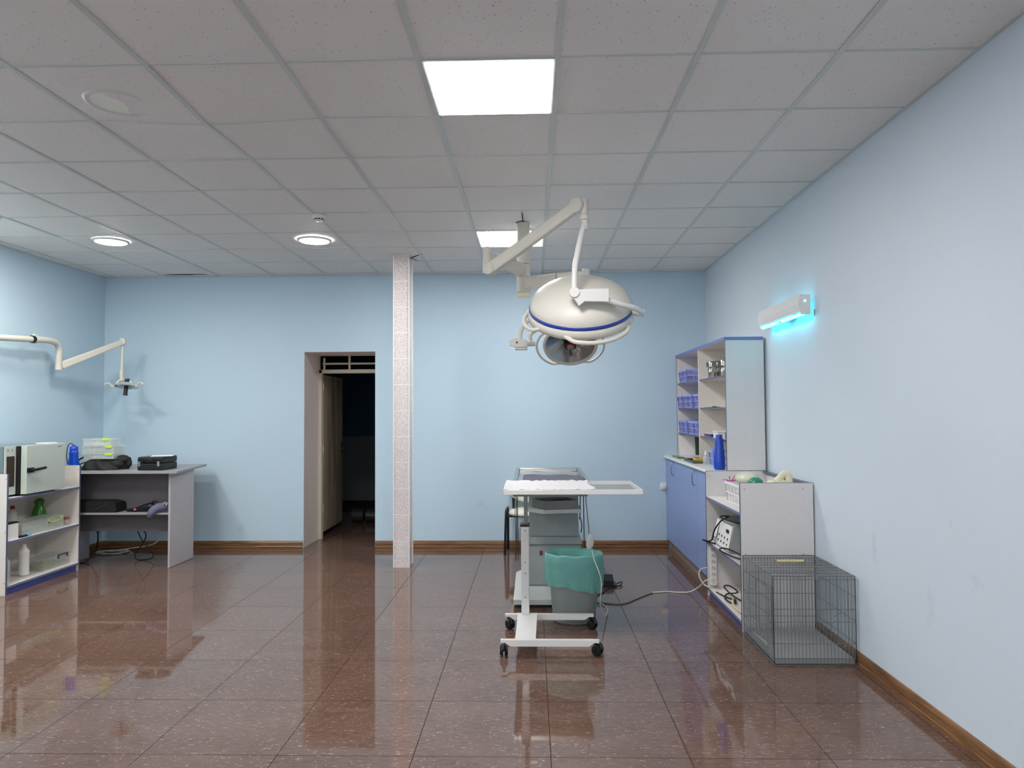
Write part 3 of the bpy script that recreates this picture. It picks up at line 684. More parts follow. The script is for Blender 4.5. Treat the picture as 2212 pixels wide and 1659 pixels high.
# open unit
def open_unit(t, fx, bx, y0, y1, kick, zs, sgn):
    """side panels, shelves, kick board, back; front plane x=fx, back plane x=bx"""
    xa, xb = min(fx, bx), max(fx, bx)
    for y in (y0, y1-.018):
        b = B(); b.mi = 0; b.box(xa, xb, y, y+.018, 0, 1.0); b.mi = 1
        b.box(fx-.001, fx+.001, y, y+.018, .0, 1.0); b.box(xa, xb, y, y+.018, 1.0, 1.002)
        b.mi = 2
        for zz in (.96, .52, .10):
            for dx in (.03, .42): b.cyl((xa+dx, y-.001, zz), (xa+dx, y, zz), .004, n=8)
        part('side_panel', b, [LAM_G if sgn < 0 else LAM_W, EDGE_G, DKSTEEL], t)
    for z in zs:
        b = B(); b.mi = 0; b.box(xa+.003, xb-.003, y0+.018, y1-.018, z-.018, z); b.mi = 1; b.box(fx-.003 if sgn > 0 else fx+.001, fx-.001 if sgn > 0 else fx+.003, y0+.018, y1-.018, z-.018, z)
        part('shelf', b, [LAM_W, EDGE_S], t)
    b = B(); b.box(min(fx-sgn*.02, fx-sgn*.036), max(fx-sgn*.02, fx-sgn*.036), y0+.018, y1-.018, 0, zs[-1]-.018); part('kick_board', b, kick, t, 'blue kick board')
    b = B(); b.box(min(bx, bx+sgn*.004), max(bx, bx+sgn*.004), y0+.018, y1-.018, zs[-1], .97); part('back_panel', b, LAM_W, t)
t = T('open_shelf_unit', 'open grey laminate shelf unit between the blue cabinets and the wire cage', 'shelf unit', (1.65, 5.49, 0), 'low open shelf units with blue edges')
open_unit(t, 1.405, 1.895, 4.994, 5.988, KICK_B, (.796, .438, .066), -1)
b = B(); b.box(1.865, 1.899, 5.012, 5.97, .985, .998); part('back_rail', b, EDGE_G, t)

# ---- generic items
def basket(name, label, group, cx, cy, z, wx, wy, h, m, nx=3, ny=3, tp=.9):
    t = T(name, label, 'basket', (cx, cy, z), group)
    b = B(); bar = .004
    b.box(cx-wx/2*tp, cx+wx/2*tp, cy-wy/2*tp, cy+wy/2*tp, z, z+.003)
    def pt(u, v_, k): s_ = tp+(1-tp)*k; return Vector((cx+wx/2*s_*u, cy+wy/2*s_*v_, z+h*k))
    def slab(a, c, w):                    # flat bar between two points
        b.tube([a, c], w, 6, 1, flat=.45)
    for (u0, v0, u1, v1, n) in ((-1, -1, 1, -1, nx), (1, -1, 1, 1, ny), (1, 1, -1, 1, nx), (-1, 1, -1, -1, ny)):
        for k in range(n+1):
            f_ = k/n; u, v_ = u0+(u1-u0)*f_, v0+(v1-v0)*f_
            b.tube([pt(u, v_, 0), pt(u, v_, 1)], .006 if k in (0, n) else .0036, 6, 1)
        for kz, rr in ((.05, .005), (.5, .005), (.93, .007)):
            b.tube([pt(u0, v0, kz), pt(u1, v1, kz)], rr, 6, 1)
    body = part('body', b, m, t)
    b = B(); c = [pt(-1, -1, 1), pt(1, -1, 1), pt(1, 1, 1), pt(-1, 1, 1)]
    for k in range(4): b.tube([c[k], c[(k+1) % 4]], .006, 6, 1)
    part('rim', b, m, t)
    return t
G1 = 'periwinkle plastic baskets on the tall shelf unit'
bk = basket('plastic_basket', 'periwinkle basket on the top shelf, farthest from the camera', G1, 1.72, 7.845, 1.786, .24, .225, .125, BASKET)
copy_tree(bk, (1.70, 7.60, 1.786), 'periwinkle basket on the top shelf, in front of the farthest one')
for k, (y, lb) in enumerate(((7.845, 'farthest periwinkle basket on the second shelf'), (7.60, 'second farthest periwinkle basket on the second shelf'), (7.352, 'second nearest periwinkle basket on the second shelf'), (7.104, 'nearest periwinkle basket on the second shelf, half behind the divider'))):
    copy_tree(bk, (1.70+.01*(k % 2), y, 1.519), lb)
for k, (y, lb) in enumerate(((7.845, 'farthest periwinkle basket on the third shelf'), (7.60, 'second farthest periwinkle basket on the third shelf'), (7.352, 'second nearest periwinkle basket on the third shelf, holding small bottles'), (7.104, 'nearest periwinkle basket on the third shelf, half behind the divider'))):
    copy_tree(bk, (1.71-.01*(k % 2), y, 1.253), lb)
bt = basket('plastic_basket', 'periwinkle basket on the worktop behind the clear spray bottle', G1, 1.665, 6.46, 1.005, .19, .16, .13, BASKET)

def drum(x, y, z, r, h, label):
    t = T('steel_drum', label, 'canister', (x, y, z), 'shiny sterilizing drums on the top shelf')
    b = B(); b.lathe([(0, z), (r*.97, z), (r, z+.004), (r, z+h*.34), (r*1.03, z+h*.35), (r, z+h*.36), (r, z+h*.66), (r*1.03, z+h*.67), (r, z+h*.69), (r, z+h*.8)], (x, y, 0), 32); part('body', b, STEEL, t)
    b = B(); b.lathe([(r*1.05, z+h*.79), (r*1.05, z+h*.95), (r*.95, z+h*.99), (0, z+h)], (x, y, 0), 32); part('lid', b, STEEL, t)
    b = B(); b.box(x-r-.012, x-r+.002, y-.008, y+.008, z+h*.66, z+h*.93, .002); part('latch', b, DKSTEEL, t)
drum(1.632, 6.64, 1.785, .036, .155, 'steel drum at the front left of the three on the top shelf')
drum(1.715, 6.76, 1.785, .040, .165, 'steel drum behind and between the other two on the top shelf')
drum(1.735, 6.60, 1.785, .042, .165, 'steel drum at the right beside the grey side panel')

def bottle(name, label, cat, x, y, z, prof, m, cap=None, capm=None, group=None, capname='cap', n=28, sx=1., sy=1.):
    t = T(name, label, cat, (x, y, z), group)
    b = B(); b.lathe([(r, z+h) for r, h in prof], (x, y, 0), n, sx=sx, sy=sy); part('body', b, m, t)
    if cap:
        b = B(); b.lathe([(r, z+h) for r, h in cap], (x, y, 0), n); part(capname, b, capm, t)
    return t
bottle('detergent_bottle', 'tall dark blue bottle standing at the near end of the worktop', 'bottle', 1.540, 6.06, 1.004,
       [(0, 0), (.040, .002), (.046, .012), (.047, .05), (.046, .10), (.041, .155), (.037, .19), (.035, .22), (.034, .25), (.029, .262)], BLUE_PL,
       [(.029, .262), (.027, .266), (.027, .285), (.025, .288), (0, .289)], BLUE_PL, sx=1.0, sy=.8)
t = bottle('spray_bottle', 'small clear spray bottle standing on the worktop beside the metal tray', 'bottle', 1.56, 6.62, 1.004,
       [(0, 0), (.022, .001), (.024, .01), (.024, .055), (.018, .075), (.010, .085), (.009, .09)], CLEARB,
       [(.011, .088), (.011, .105), (.007, .11), (.007, .125), (0, .126)], WHITE, capname='pump_head')
t = T('instrument_tray', 'shallow steel tray on the worktop with a yellow piece inside', 'tray', (1.535, 6.95, 1.004))
b = B(); b.box(1.475, 1.60, 6.72, 7.15, 1.0045, 1.008); 
for a in ((1.475, 1.478, 6.72, 7.15), (1.597, 1.60, 6.72, 7.15), (1.475, 1.60, 6.72, 6.723), (1.475, 1.60, 7.147, 7.15)): b.box(*a, 1.008, 1.028)
part('pan', b, DKSTEEL, t)
b = B(); b.prism([(1.50, 6.76, 1.029), (1.575, 6.76, 1.029), (1.56, 6.80, 1.029), (1.51, 6.92, 1.029)], (0, 0, .02)); solo('yellow_sponge', b, YEL, 'yellow wedge lying on the steel tray on the worktop', 'sponge', (1.53, 6.8, 1.029))
b = B(); b.box(1.47, 1.54, 7.42, 7.75, 1.0045, 1.018, .003); solo('green_case', b, GREEN_PL, 'flat green case on the far part of the worktop', 'case', (1.5, 7.6, 1.0045))
b = B(); b.prism([(1.55, 7.30, 1.0045), (1.80, 7.30, 1.0045), (1.80, 7.93, 1.0045), (1.50, 7.96, 1.0045)], (0, 0, .006)); solo('document_stack', b, PAPER, 'flat white papers on the worktop in the back corner', 'papers', (1.65, 7.6, 1.0045))
b = B(); b.box(1.585, 1.66, 7.0, 7.26, 1.0045, 1.03, .003); solo('navy_box', b, NAVY, 'small navy box on the worktop beside the divider', 'box', (1.62, 7.13, 1.0045))
b = B(); b.prism([(1.588, 7.885, 1.011), (1.752, 7.885, 1.011), (1.752, 7.915, 1.222), (1.588, 7.915, 1.222)], (0, .03, 0)); solo('printed_binder', b, PAPER, 'upright printed pages leaning on the far side panel under the third shelf', 'binder', (1.67, 7.9, 1.011))
b = B(); b.box(1.757, 1.80, 7.86, 7.94, 1.011, 1.225, .002); solo('dark_binder', b, mat('dark_binder_cover', (58, 72, 70), .5, var=.4, scale=30), 'dark patterned binder upright beside the printed pages', 'binder', (1.78, 7.9, 1.011))
# second shelf small stuff
b = B(); b.box(1.60, 1.68, 6.55, 6.8, 1.519, 1.524); b.cyl((1.60, 6.5, 1.527), (1.70, 6.75, 1.527), .004, n=8); solo('steel_instruments', b, DKSTEEL, 'flat steel instruments lying on the second shelf', 'instruments', (1.64, 6.65, 1.519))
bottle('white_jar', 'white jar with small lid on the second shelf by the side panel', 'jar', 1.66, 6.20, 1.519, [(0, 0), (.026, 0), (.028, .01), (.028, .06), (.02, .075)], WHITE, [(.022, .074), (.022, .09), (0, .091)], WHITE)
# third shelf
t = T('carton', 'small navy carton with a red end on the third shelf', 'box', (1.64, 6.7, 1.252))
b = B(); b.mi = 0; b.box(1.60, 1.68, 6.56, 6.78, 1.253, 1.28); b.mi = 1; b.box(1.60, 1.68, 6.78, 6.84, 1.253, 1.28); b.mi = 2; b.box(1.60, 1.68, 6.56, 6.84, 1.28, 1.286)
part('box_body', b, [NAVY, RED, WHITE], t)
t = T('white_tub', 'white lidded tub on the third shelf beside the navy carton', 'tub', (1.655, 6.42, 1.252))
b = B(); b.prism([(1.605, 6.34, 1.253), (1.705, 6.34, 1.253), (1.71, 6.34, 1.30), (1.60, 6.34, 1.30)], (0, .17, 0)); part('body', b, WHITE, t)
b = B(); b.box(1.595, 1.715, 6.33, 6.52, 1.301, 1.312, .003); part('lid', b, WHITE, t)
bottle('glass_bottle', 'clear bottle with navy neck on the third shelf by the side panel', 'bottle', 1.72, 6.22, 1.252, [(0, 0), (.034, 0), (.036, .01), (.036, .085), (.02, .11), (.016, .115)], CLEARB, [(.018, .113), (.02, .115), (.02, .14), (0, .141)], NAVY)
bottle('pump_bottle', 'small grey pump bottle in front of the navy necked bottle', 'bottle', 1.64, 6.19, 1.252, [(0, 0), (.016, 0), (.017, .01), (.017, .05), (.010, .06)], mat('smoky_plastic', (128, 138, 160), .2, trans=.4), [(.008, .058), (.008, .075), (.014, .08), (.012, .088), (0, .089)], WHITE, capname='pump_head')

# ---- open unit (right) contents
t = basket('plastic_basket', 'white plastic basket full of supplies on top of the open shelf unit', None, 1.60, 5.44, .797, .26, .42, .155, BASKW, 4, 5, .86)
b = B(); b.ellipsoid((1.60, 5.50, .985), .085, .13, .05); b.cyl((1.60, 5.36, .975), (1.60, 5.30, .965), .02, n=16)
solo('resuscitator_bag', b, RESUS, 'cream squeeze bag lying in the white basket', 'bag', (1.60, 5.5, .94))
b = B(); b.ellipsoid((1.615, 5.34, .965), .055, .05, .042); solo('teal_mask', b, TEAL, 'teal rubber mask in the white basket', 'mask', (1.615, 5.34, .93))
b = B()
for k in range(9):
    a = Vector((1.49+random.uniform(-.01, .02), 5.62+random.uniform(-.03, .03), .955)); b.tube([a, a+Vector((random.uniform(-.05, .06), random.uniform(-.03, .05), random.uniform(-.005, .045)))], .004, 6, 1)
solo('pink_tubing', b, PINK, 'pink plastic tubing over the corner of the white basket', 'tubing', (1.49, 5.62, .95))
t = T('handheld_device', 'cream device with a loop handle on the open shelf unit by the wall', 'device', (1.73, 5.15, .797))
b = B(); b.prism([(1.66, 5.10, .80), (1.80, 5.10, .80), (1.80, 5.10, .99), (1.775, 5.10, 1.0), (1.67, 5.10, 1.0), (1.655, 5.10, .985)], (0, .12, 0)); part('body', b, IVORY, t)
b = B(); b.tube([(1.70, 5.15, .995), (1.735, 5.15, 1.03), (1.755, 5.15, 1.047), (1.782, 5.15, 1.045), (1.79, 5.15, 1.02), (1.792, 5.15, .99)], .0135, 12, 6, flat=1.8); part('loop_handle', b, IVORY, t)
b = B()
for k in range(12):
    a = Vector((1.62+random.uniform(0, .2), 5.30+random.uniform(0, .3), .80)); b.cyl(a, a+Vector((0, 0, random.uniform(.1, .17))), .018, n=10)
b.bm.free()
# electrosurgical unit
t = T('electrosurgical_unit', 'grey bench device with slanted control panel on the middle shelf', 'medical device', (1.62, 5.58, .438))
b = B(); b.prism([(1.445, 5.85, .44), (1.445, 5.40, .44), (1.47, 5.40, .655), (1.50, 5.40, .67), (1.86, 5.40, .67), (1.86, 5.85, .67), (1.86, 5.85, .44)][:2]+[(1.445, 5.40, .44)], (0, 0, 0)) if False else None
b.prism([(1.44, 5.42, .439), (1.475, 5.42, .63), (1.52, 5.42, .655), (1.84, 5.42, .655), (1.84, 5.42, .439)], (0, .46, 0)); part('case', b, GREYP, t)
b = B(); b.prism([(1.436, 5.80, .50), (1.470, 5.80, .632), (1.474, 5.80, .632), (1.440, 5.80, .50)], (0, .075, 0)); b.prism([(1.434, 5.44, .455), (1.470, 5.44, .632), (1.474, 5.44, .632), (1.438, 5.44, .455)], (0, .34, 0)); pn = part('control_panel', b, WHITE, t)
b = B()
for yy in (5.50, 5.58, 5.66, 5.74):
    for zz in (.49, .53):
        b.cyl((1.443+(zz-.455)*.19-.012, yy, zz), (1.443+(zz-.455)*.19, yy, zz), .009, n=10)
b.box(1.451, 1.46, 5.50, 5.55, .575, .60); part('knobs', b, BLACK, t)
b = B(); b.tube([(1.60, 5.30, .665), (1.50, 5.36, .672), (1.45, 5.62, .668), (1.47, 5.78, .662), (1.52, 5.72, .67), (1.455, 5.70, .64), (1.415, 5.75, .56), (1.40, 5.80, .47), (1.37, 5.96, .448), (1.40, 5.90, .442), (1.43, 5.80, .446)], .006, 8, 8); part('cable', b, CORDB, t)
b = B(); b.tube([(1.52, 5.10, .448), (1.44, 5.20, .452), (1.395, 5.36, .455), (1.38, 5.46, .462), (1.41, 5.50, .468), (1.45, 5.40, .468), (1.50, 5.18, .452)], .006, 8, 8); b.box(1.47, 1.56, 5.06, 5.14, .4385, .47, .004)
solo('black_plug_lead', b, CORDB, 'looped black lead hanging over the middle shelf edge', 'cable', (1.46, 5.2, .438))
# power strip
t = T('power_strip', 'white six socket power strip fixed to the inner side panel', 'power strip', (1.447, 5.965, .25))
b = B(); b.box(1.42, 1.474, 5.935, 5.969, .085, .405, .006); part('body', b, WHITE, t)
for k in range(6):
    z = .375-k*.05
    b = B(); b.mi = 0; b.cyl((1.449, 5.934, z), (1.449, 5.9345, z), .019, n=20); b.mi = 1
    b.cyl((1.441, 5.9315, z+.004), (1.441, 5.934, z+.004), .0035, n=8); b.cyl((1.457, 5.9315, z-.004), (1.457, 5.934, z-.004), .0035, n=8)
    if k < 5: part('socket', b, [LAM_G, BLACK], t)
    else: b.bm.free()
b = B(); b.cyl((1.449, 5.895, .125), (1.449, 5.934, .125), .020, n=20)
b.tube([(1.449, 5.90, .14), (1.42, 5.88, .15), (1.37, 5.90, .13), (1.33, 5.95, .07), (1.27, 6.0, .02), (1.18, 6.03, .008), (1.09, 6.06, .007), (.97, 6.03, .006)], .005, 8, 6)
t = T('mains_lead', 'power cord running from the white strip across the floor to the operating table', 'cord', (1.0, 5.9, 0))
part('white_cable', b, CORDW, t, 'white plug and cord')
b = B(); b.tube([(.97, 6.03, .006), (.84, 5.87, .006), (.705, 5.70, .006), (.60, 5.69, .006), (.51, 5.73, .006), (.44, 5.80, .006)], .0055, 8, 6); part('dark_cable', b, CORDG, t, 'dark grey cord')
b = B(); b.tube([(1.452, 5.955, .088), (1.445, 5.94, .074), (1.41, 5.93, .075), (1.375, 5.97, .09), (1.345, 6.0, .15), (1.36, 6.0, .20), (1.40, 5.93, .23)], .006, 8, 6); solo('white_cable', b, CORDW, 'short white cable looping out below the power strip', 'cable', (1.4, 5.95, .1))
b = B(); b.tube([(1.43, 5.78, .072), (1.46, 5.60, .078), (1.50, 5.50, .08), (1.46, 5.42, .078), (1.44, 5.56, .076), (1.49, 5.70, .078), (1.55, 5.62, .11), (1.50, 5.66, .15), (1.47, 5.70, .13), (1.52, 5.56, .085), (1.60, 5.30, .078)], .0055, 8, 8); b.box(1.54, 1.60, 5.12, 5.22, .067, .11, .01)
solo('coiled_black_cable', b, CORDB, 'coiled black cable on the bottom shelf of the open unit', 'cable', (1.5, 5.5, .066))
b = B(); b.tube([(1.52, 5.62, .075), (1.455, 5.40, .08), (1.45, 5.22, .08), (1.50, 5.06, .08)], .009, 10, 8); b.tube([(1.50, 5.32, .09), (1.60, 5.25, .09), (1.66, 5.1, .09)], .009, 10, 6); b.tube([(1.56, 5.40, .082), (1.62, 5.38, .15), (1.64, 5.30, .27), (1.65, 5.2, .36)], .012, 10, 6)
solo('cream_hose', b, CREAMTUBE, 'cream rubber hose coiled on the bottom shelf of the open unit', 'hose', (1.5, 5.3, .066))
# wall socket
t = T('wall_socket', 'white wall socket on the back wall beside the blue cabinets', 'socket', (1.425, YB, .67))
b = B(); b.box(1.385, 1.462, YB-.012, YB, .63, .705, .003); part('plate', b, WHITE, t)
b = B(); b.cyl((1.415, YB-.05, .665), (1.415, YB-.012, .665), .02, n=18); part('plug', b, WHITE, t)

# ================================================================== WIRE CAGE
CX_0, CX_1, CY_0, CY_1, CZ = 1.405, 1.880, 4.345, 4.955, .520
t = T('wire_cage', 'grey wire animal cage on the floor in front of the open shelf unit', 'cage', ((CX_0+CX_1)/2, (CY_0+CY_1)/2, 0))
wr = .0018
def wire(b, a, c, r=wr): b.cyl(a, c, r, n=5, caps=False)
def face(name, y, n, zs, x0=CX_0, x1=CX_1, ztop=CZ):
    b = B()
    for k in range(n+1): x = x0+(x1-x0)*k/n; wire(b, (x, y, .012), (x, y, ztop), .0026 if k in (0, n) else wr)
    for z in zs: wire(b, (x0, y, z), (x1, y, z), .0022)
    part(name, b, ZINC, t)
face('front_panel', CY_0, 23, (.520, .502, .33, .255, .13, .045, .012))
face('back_panel', CY_1, 23, (.520, .50, .41, .27, .12, .012))
def sideface(name, x, n, zs, gap=None):
    b = B()
    for k in range(n+1):
        y = CY_0+(CY_1-CY_0)*k/n
        if gap and gap[0] < y < gap[1]:
            wire(b, (x, y, .012), (x, y, .07)); wire(b, (x, y, .43), (x, y, CZ))
        else: wire(b, (x, y, .012), (x, y, CZ), .0026 if k in (0, n) else wr)
    for z in zs:
        if gap and .09 < z < .42: wire(b, (x, CY_0, z), (x, gap[0], z)); wire(b, (x, gap[1], z), (x, CY_1, z))
        else: wire(b, (x, CY_0, z), (x, CY_1, z), .0022)
    part(name, b, ZINC, t)
sideface('side_panel', CX_1, 28, (.520, .40, .26, .13, .045, .012))
sideface('side_panel', CX_0, 26, (.520, .43, .30, .18, .07, .012), (4.47, 4.83))
MD = Matrix.Translation((CX_0+.004, 4.82, 0)) @ Matrix.Rotation(math.radians(6), 4, 'Z')
b = B(MD)
for k in range(17): y = -.34*k/16; wire(b, (0, y, .075), (0, y, .425), .0026 if k in (0, 16) else wr)
for z in (.075, .16, .25, .34, .425): wire(b, (0, 0, z), (0, -.34, z), .0022)
dr = part('cage_door', b, ZINC, t)
b = B(MD); b.tube([(-.004, -.31, .20), (-.012, -.33, .215), (-.012, -.35, .19), (-.004, -.34, .17)], .003, 6, 4); part('latch', b, ZINC, dr)
b = B()
for k in range(24): x = CX_0+(CX_1-CX_0)*k/23; wire(b, (x, CY_0, CZ), (x, CY_1, CZ), .0026 if k in (0, 23) else wr)
for k in range(9): y = CY_0+(CY_1-CY_0)*k/8; wire(b, (CX_0, y, CZ+.002), (CX_1, y, CZ+.002), .0026 if k in (0, 8) else wr)
part('roof_panel', b, ZINC, t)
b = B(); b.cyl((1.545, 4.70, CZ+.016), (1.715, 4.70, CZ+.016), .0095, n=14); hd = part('carry_handle', b, WOODH, t, 'pale wooden grip on the roof')
b = B(); b.tube([(1.53, 4.70, CZ+.003), (1.535, 4.70, CZ+.016), (1.545, 4.70, CZ+.016)], .002, 6, 3); b.tube([(1.73, 4.70, CZ+.003), (1.725, 4.70, CZ+.016), (1.715, 4.70, CZ+.016)], .002, 6, 3); part('handle_wire', b, ZINC, hd)
b = B(); TM = mat('grey_tray_metal', (158, 158, 158), .45, metal=.2, var=.15, scale=9)
b.box(CX_0+.008, CX_1-.008, CY_0+.008, CY_1-.008, .014, .018)
for a in ((CX_0+.008, CX_0+.011, CY_0+.008, CY_1-.008), (CX_1-.011, CX_1-.008, CY_0+.008, CY_1-.008), (CX_0+.008, CX_1-.008, CY_0+.006, CY_0+.009), (CX_0+.008, CX_1-.008, CY_1-.011, CY_1-.008)): b.box(*a, .014, .042)
part('tray', b, TM, t)
b = B()
for a, c in (((CX_0, CY_0, .0035), (CX_1+.005, CY_0, .0035)), ((CX_0, CY_1, .0035), (CX_1, CY_1, .0035)), ((CX_0, CY_0, .0035), (CX_0, CY_1, .0035)), ((CX_1+.005, CY_0, .0035), (CX_1, CY_1, .0035))): wire(b, a, c, .003)
for x in (CX_0, CX_1):
    for y in (CY_0, CY_1): wire(b, (x, y, .003), (x, y, .014), .003)
part('base_frame', b, ZINC, t)
b = B(); b.tube([(1.76, 4.36, .28), (1.80, 4.38, .295), (1.835, 4.37, .31), (1.85, 4.36, .33)], .0022, 6, 6); b.tube([(1.84, 4.42, .085), (1.856, 4.42, .095), (1.865, 4.42, .085)], .004, 6, 4); part('clip', b, STEEL, t)

# ================================================================== INSTRUMENT CART
t = T('instrument_cart', 'white wheeled instrument cart with side column in front of the operating table', 'cart', (.1, 4.75, 0))
ZB = .118
for y, x0, x1 in ((4.43, -.203, .392), (4.985, -.196, .404)):
    b = B(); b.prism([(x0, y, ZB), (x1, y, ZB), (x1, y, ZB-.016), (x1-.03, y, ZB-.016), (x1-.06, y, ZB-.037), (x0+.06, y, ZB-.037), (x0+.03, y, ZB-.016), (x0, y, ZB-.016)], (0, .032, 0)); part('foot_bar', b, WHITE_EN, t)
b = B(); b.prism([(-.115, 4.46, ZB-.002), (.010, 4.46, ZB-.002), (.022, 4.98, ZB+.012), (-.108, 4.98, ZB+.012)], (0, 0, -.03)); part('cross_plate', b, WHITE_EN, t)
def castor(x, y, rz=0., brake=False):
    b = B(Matrix.Translation((x, y, 0)) @ Matrix.Rotation(rz, 4, 'Z'))
    for s in (-1, 1): b.cyl((s*.006, 0, .033), (s*.024, 0, .033), .033, .029, n=24)
    b.cyl((-.024, 0, .033), (.024, 0, .033), .010, n=12)
    hb = b.tube([(0, -.035, .045), (0, -.02, .07), (0, .0, .078), (0, .02, .07)], .012, 10, 4); b.cyl((0, 0, .06), (0, 0, ZB-.016), .009, n=12)
    part('castor', b, BLACK, t)
castor(-.186, 4.515, 0); castor(.388, 4.52, .9); castor(-.165, 5.055, .5); castor(.40, 5.055, .7)
b = B(); b.box(-.084, -.030, 4.95, 5.03, ZB+.01, .715, .006); post = part('column', b, WHITE_EN, t)
b = B()
for z in (.69, .475): b.cyl((-.057, 4.948, z), (-.057, 4.95, z), .0035, n=10)
for z in (.40, .24): b.box(-.063, -.049, 4.9485, 4.95, z, z+.004); b.cyl((-.056, 4.948, z-.014 if z > .3 else z+.018), (-.056, 4.95, z-.014 if z > .3 else z+.018), .002, n=8)
part('screw', b, BLACK, post)
b = B(); b.box(-.090, -.026, 4.945, 5.035, .716, .734, .004); part('column_cap', b, BLACK, t)
b = B(); b.box(-.064, -.037, 4.965, 5.015, .734, .955); part('inner_column', b, DKSTEEL, t)
b = B(); b.prism([(-.13, 4.93, .986), (.62, 4.93, .986), (.36, 4.93, .956), (-.13, 4.93, .956)], (0, .05, 0)); b.box(-.13, .345, 4.62, 4.66, .958, .986); b.box(-.13, -.10, 4.66, 4.93, .958, .986); b.box(.31, .34, 4.66, 4.93, .958, .986)
b.prism([(.30, 4.93, .956), (.33, 4.93, .956), (.315, 4.93, .935)], (0, .02, 0)); part('support_frame', b, GREYP, t)
TX0, TX1, TY0, TY1, TZ0, TZ1 = -.180, .670, 4.47, 5.03, .987, 1.016
b = B()
for a in ((TX0, TX1, TY0, TY0+.012), (TX0, TX1, TY1-.012, TY1), (TX0, TX0+.012, TY0+.012, TY1-.012), (TX1-.012, TX1, TY0+.012, TY1-.012)): b.box(*a, TZ0, TZ1, .002)
part('tray_rim', b, WHITE_EN, t)
b = B(); b.box(TX0+.012, TX1-.012, TY0+.012, TY1-.012, TZ0, TZ0+.006); part('tray_plate', b, FLATGREY, t, 'grey reflective tray plate')
# drape
b = B()
def dr_fn(u, v_):
    x = TX0-.004+(.385-TX0)*u + .012*math.sin(v_*6)*u; y = TY0+.010+(TY1-TY0-.004)*v_
    e = max(0, min(1, min(u*14, (1-v_)*16, v_*30)))
    z = TZ1+.002-(TZ1-TZ0-.012)*.55*e+.0018*math.sin(u*37+v_*9)*math.sin(v_*23+u*5)+.0014*math.sin(u*71+v_*13)*math.cos(v_*31)+random.uniform(-.0012, .0012)
    z += .0022*math.sin(u*17)*math.sin(u*41+1)*(v_ > .8)
    return (x, y, z)
b.grid(dr_fn, 90, 40)
o = solo('surgical_drape', b, CLOTHW, 'crumpled white drape over the left part of the instrument cart tray', 'drape', (.1, 4.75, TZ1))
sol = o.modifiers.new('solid', 'SOLIDIFY'); sol.thickness = .002; sol.offset = 1

# ================================================================== OPERATING TABLE
t = T('operating_table', 'grey column operating table with steel top behind the white cart', 'operating table', (.145, 6.1, 0))
b = B(); b.prism([(-.155, 5.56, .03), (.435, 5.56, .03), (.435, 6.5, .03), (.35, 6.62, .03), (-.06, 6.62, .03), (-.155, 6.5, .03)], (0, 0, .035))
b.prism([(-.155, 5.56, .065), (.435, 5.56, .065), (.435, 6.5, .065), (-.155, 6.5, .065)], (0, 0, .002)) ; part('base_plate', b, LGREYP, t)
b = B(); V = [(-.155, 5.56, .066), (.435, 5.56, .066), (.435, 6.5, .066), (-.155, 6.5, .066)]; W = [(-.06, 5.69, .135), (.35, 5.69, .135), (.35, 6.4, .135), (-.06, 6.4, .135)]
for k in range(4): b.poly([V[k], V[(k+1) % 4], W[(k+1) % 4], W[k]])
b.poly(W); part('base_cover', b, LGREYP, t)
b = B(); b.box(-.14, .42, 5.6, 6.55, 0, .029); part('base_skirt', b, BLACK, t)
b = B(); b.box(-.045, .37, 5.72, 6.36, .14, .462, .004); col = part('lower_column', b, GREYP, t)
b = B()
for x in (-.02, .075, .105):
    for z in (.19, .29): b.cyl((x+.05, 5.717, z), (x+.05, 5.72, z), .003, n=8)
part('screw', b, DKSTEEL, col)
b = B(); b.box(.048, .070, 5.712, 5.722, .375, .405, .001); b.mi = 1; b.box(.053, .065, 5.709, 5.712, .38, .40); part('power_switch', b, [BLACK, RED], t, 'black rocker switch with red key')
b = B(); b.prism([(-.05, 5.70, .462), (.375, 5.70, .462), (.375, 5.70, .492), (.365, 5.70, .512), (-.04, 5.70, .512), (-.05, 5.70, .492)], (0, .68, 0)); part('column_collar', b, GREYP, t)
b = B(); b.box(-.035, .355, 5.75, 6.33, .513, .90, .004); part('upper_column', b, GREYP, t)
OX0, OX1, OY0, OY1 = -.158, .448, 5.50, 6.97
b = B(); b.box(OX0+.02, OX1-.02, OY0+.02, OY1-.02, .902, .918); b.box(OX0+.10, OX0+.14, 5.55, 6.9, .88, .902); b.box(OX1-.14, OX1-.10, 5.55, 6.9, .88, .902); part('top_frame', b, DKSTEEL, t)
b = B()
for a in ((OX0, OX0+.03, OY0, OY1), (OX1-.03, OX1, OY0, OY1), (OX0+.03, OX1-.03, OY1-.03, OY1), (OX0+.03, OX1-.03, OY0, OY0+.03)): b.box(*a, .919, .953, .004)
part('top_rim', b, STEEL, t)
b = B(); b.grid(lambda u, v_: (OX0+.03+(OX1-OX0-.06)*u, OY0+.03+(OY1-OY0-.06)*v_, .925+.006*math.sin(u*9+v_*5)*math.sin(v_*17)), 24, 40); part('top_sheet', b, STEEL_W, t)
b = B(); b.grid(lambda u, v_: (OX0+.075+(OX1-OX0-.125)*u, 5.60+(.72+.03*math.sin(u*5))*v_, .944+.004*math.sin(u*11)*math.sin(v_*7)), 24, 20)
o = solo('grey_pad', b, PAD, 'slate grey pad lying on the steel operating table top', 'pad', (.145, 5.95, .935))
sol = o.modifiers.new('solid', 'SOLIDIFY'); sol.thickness = .012; sol.offset = -1
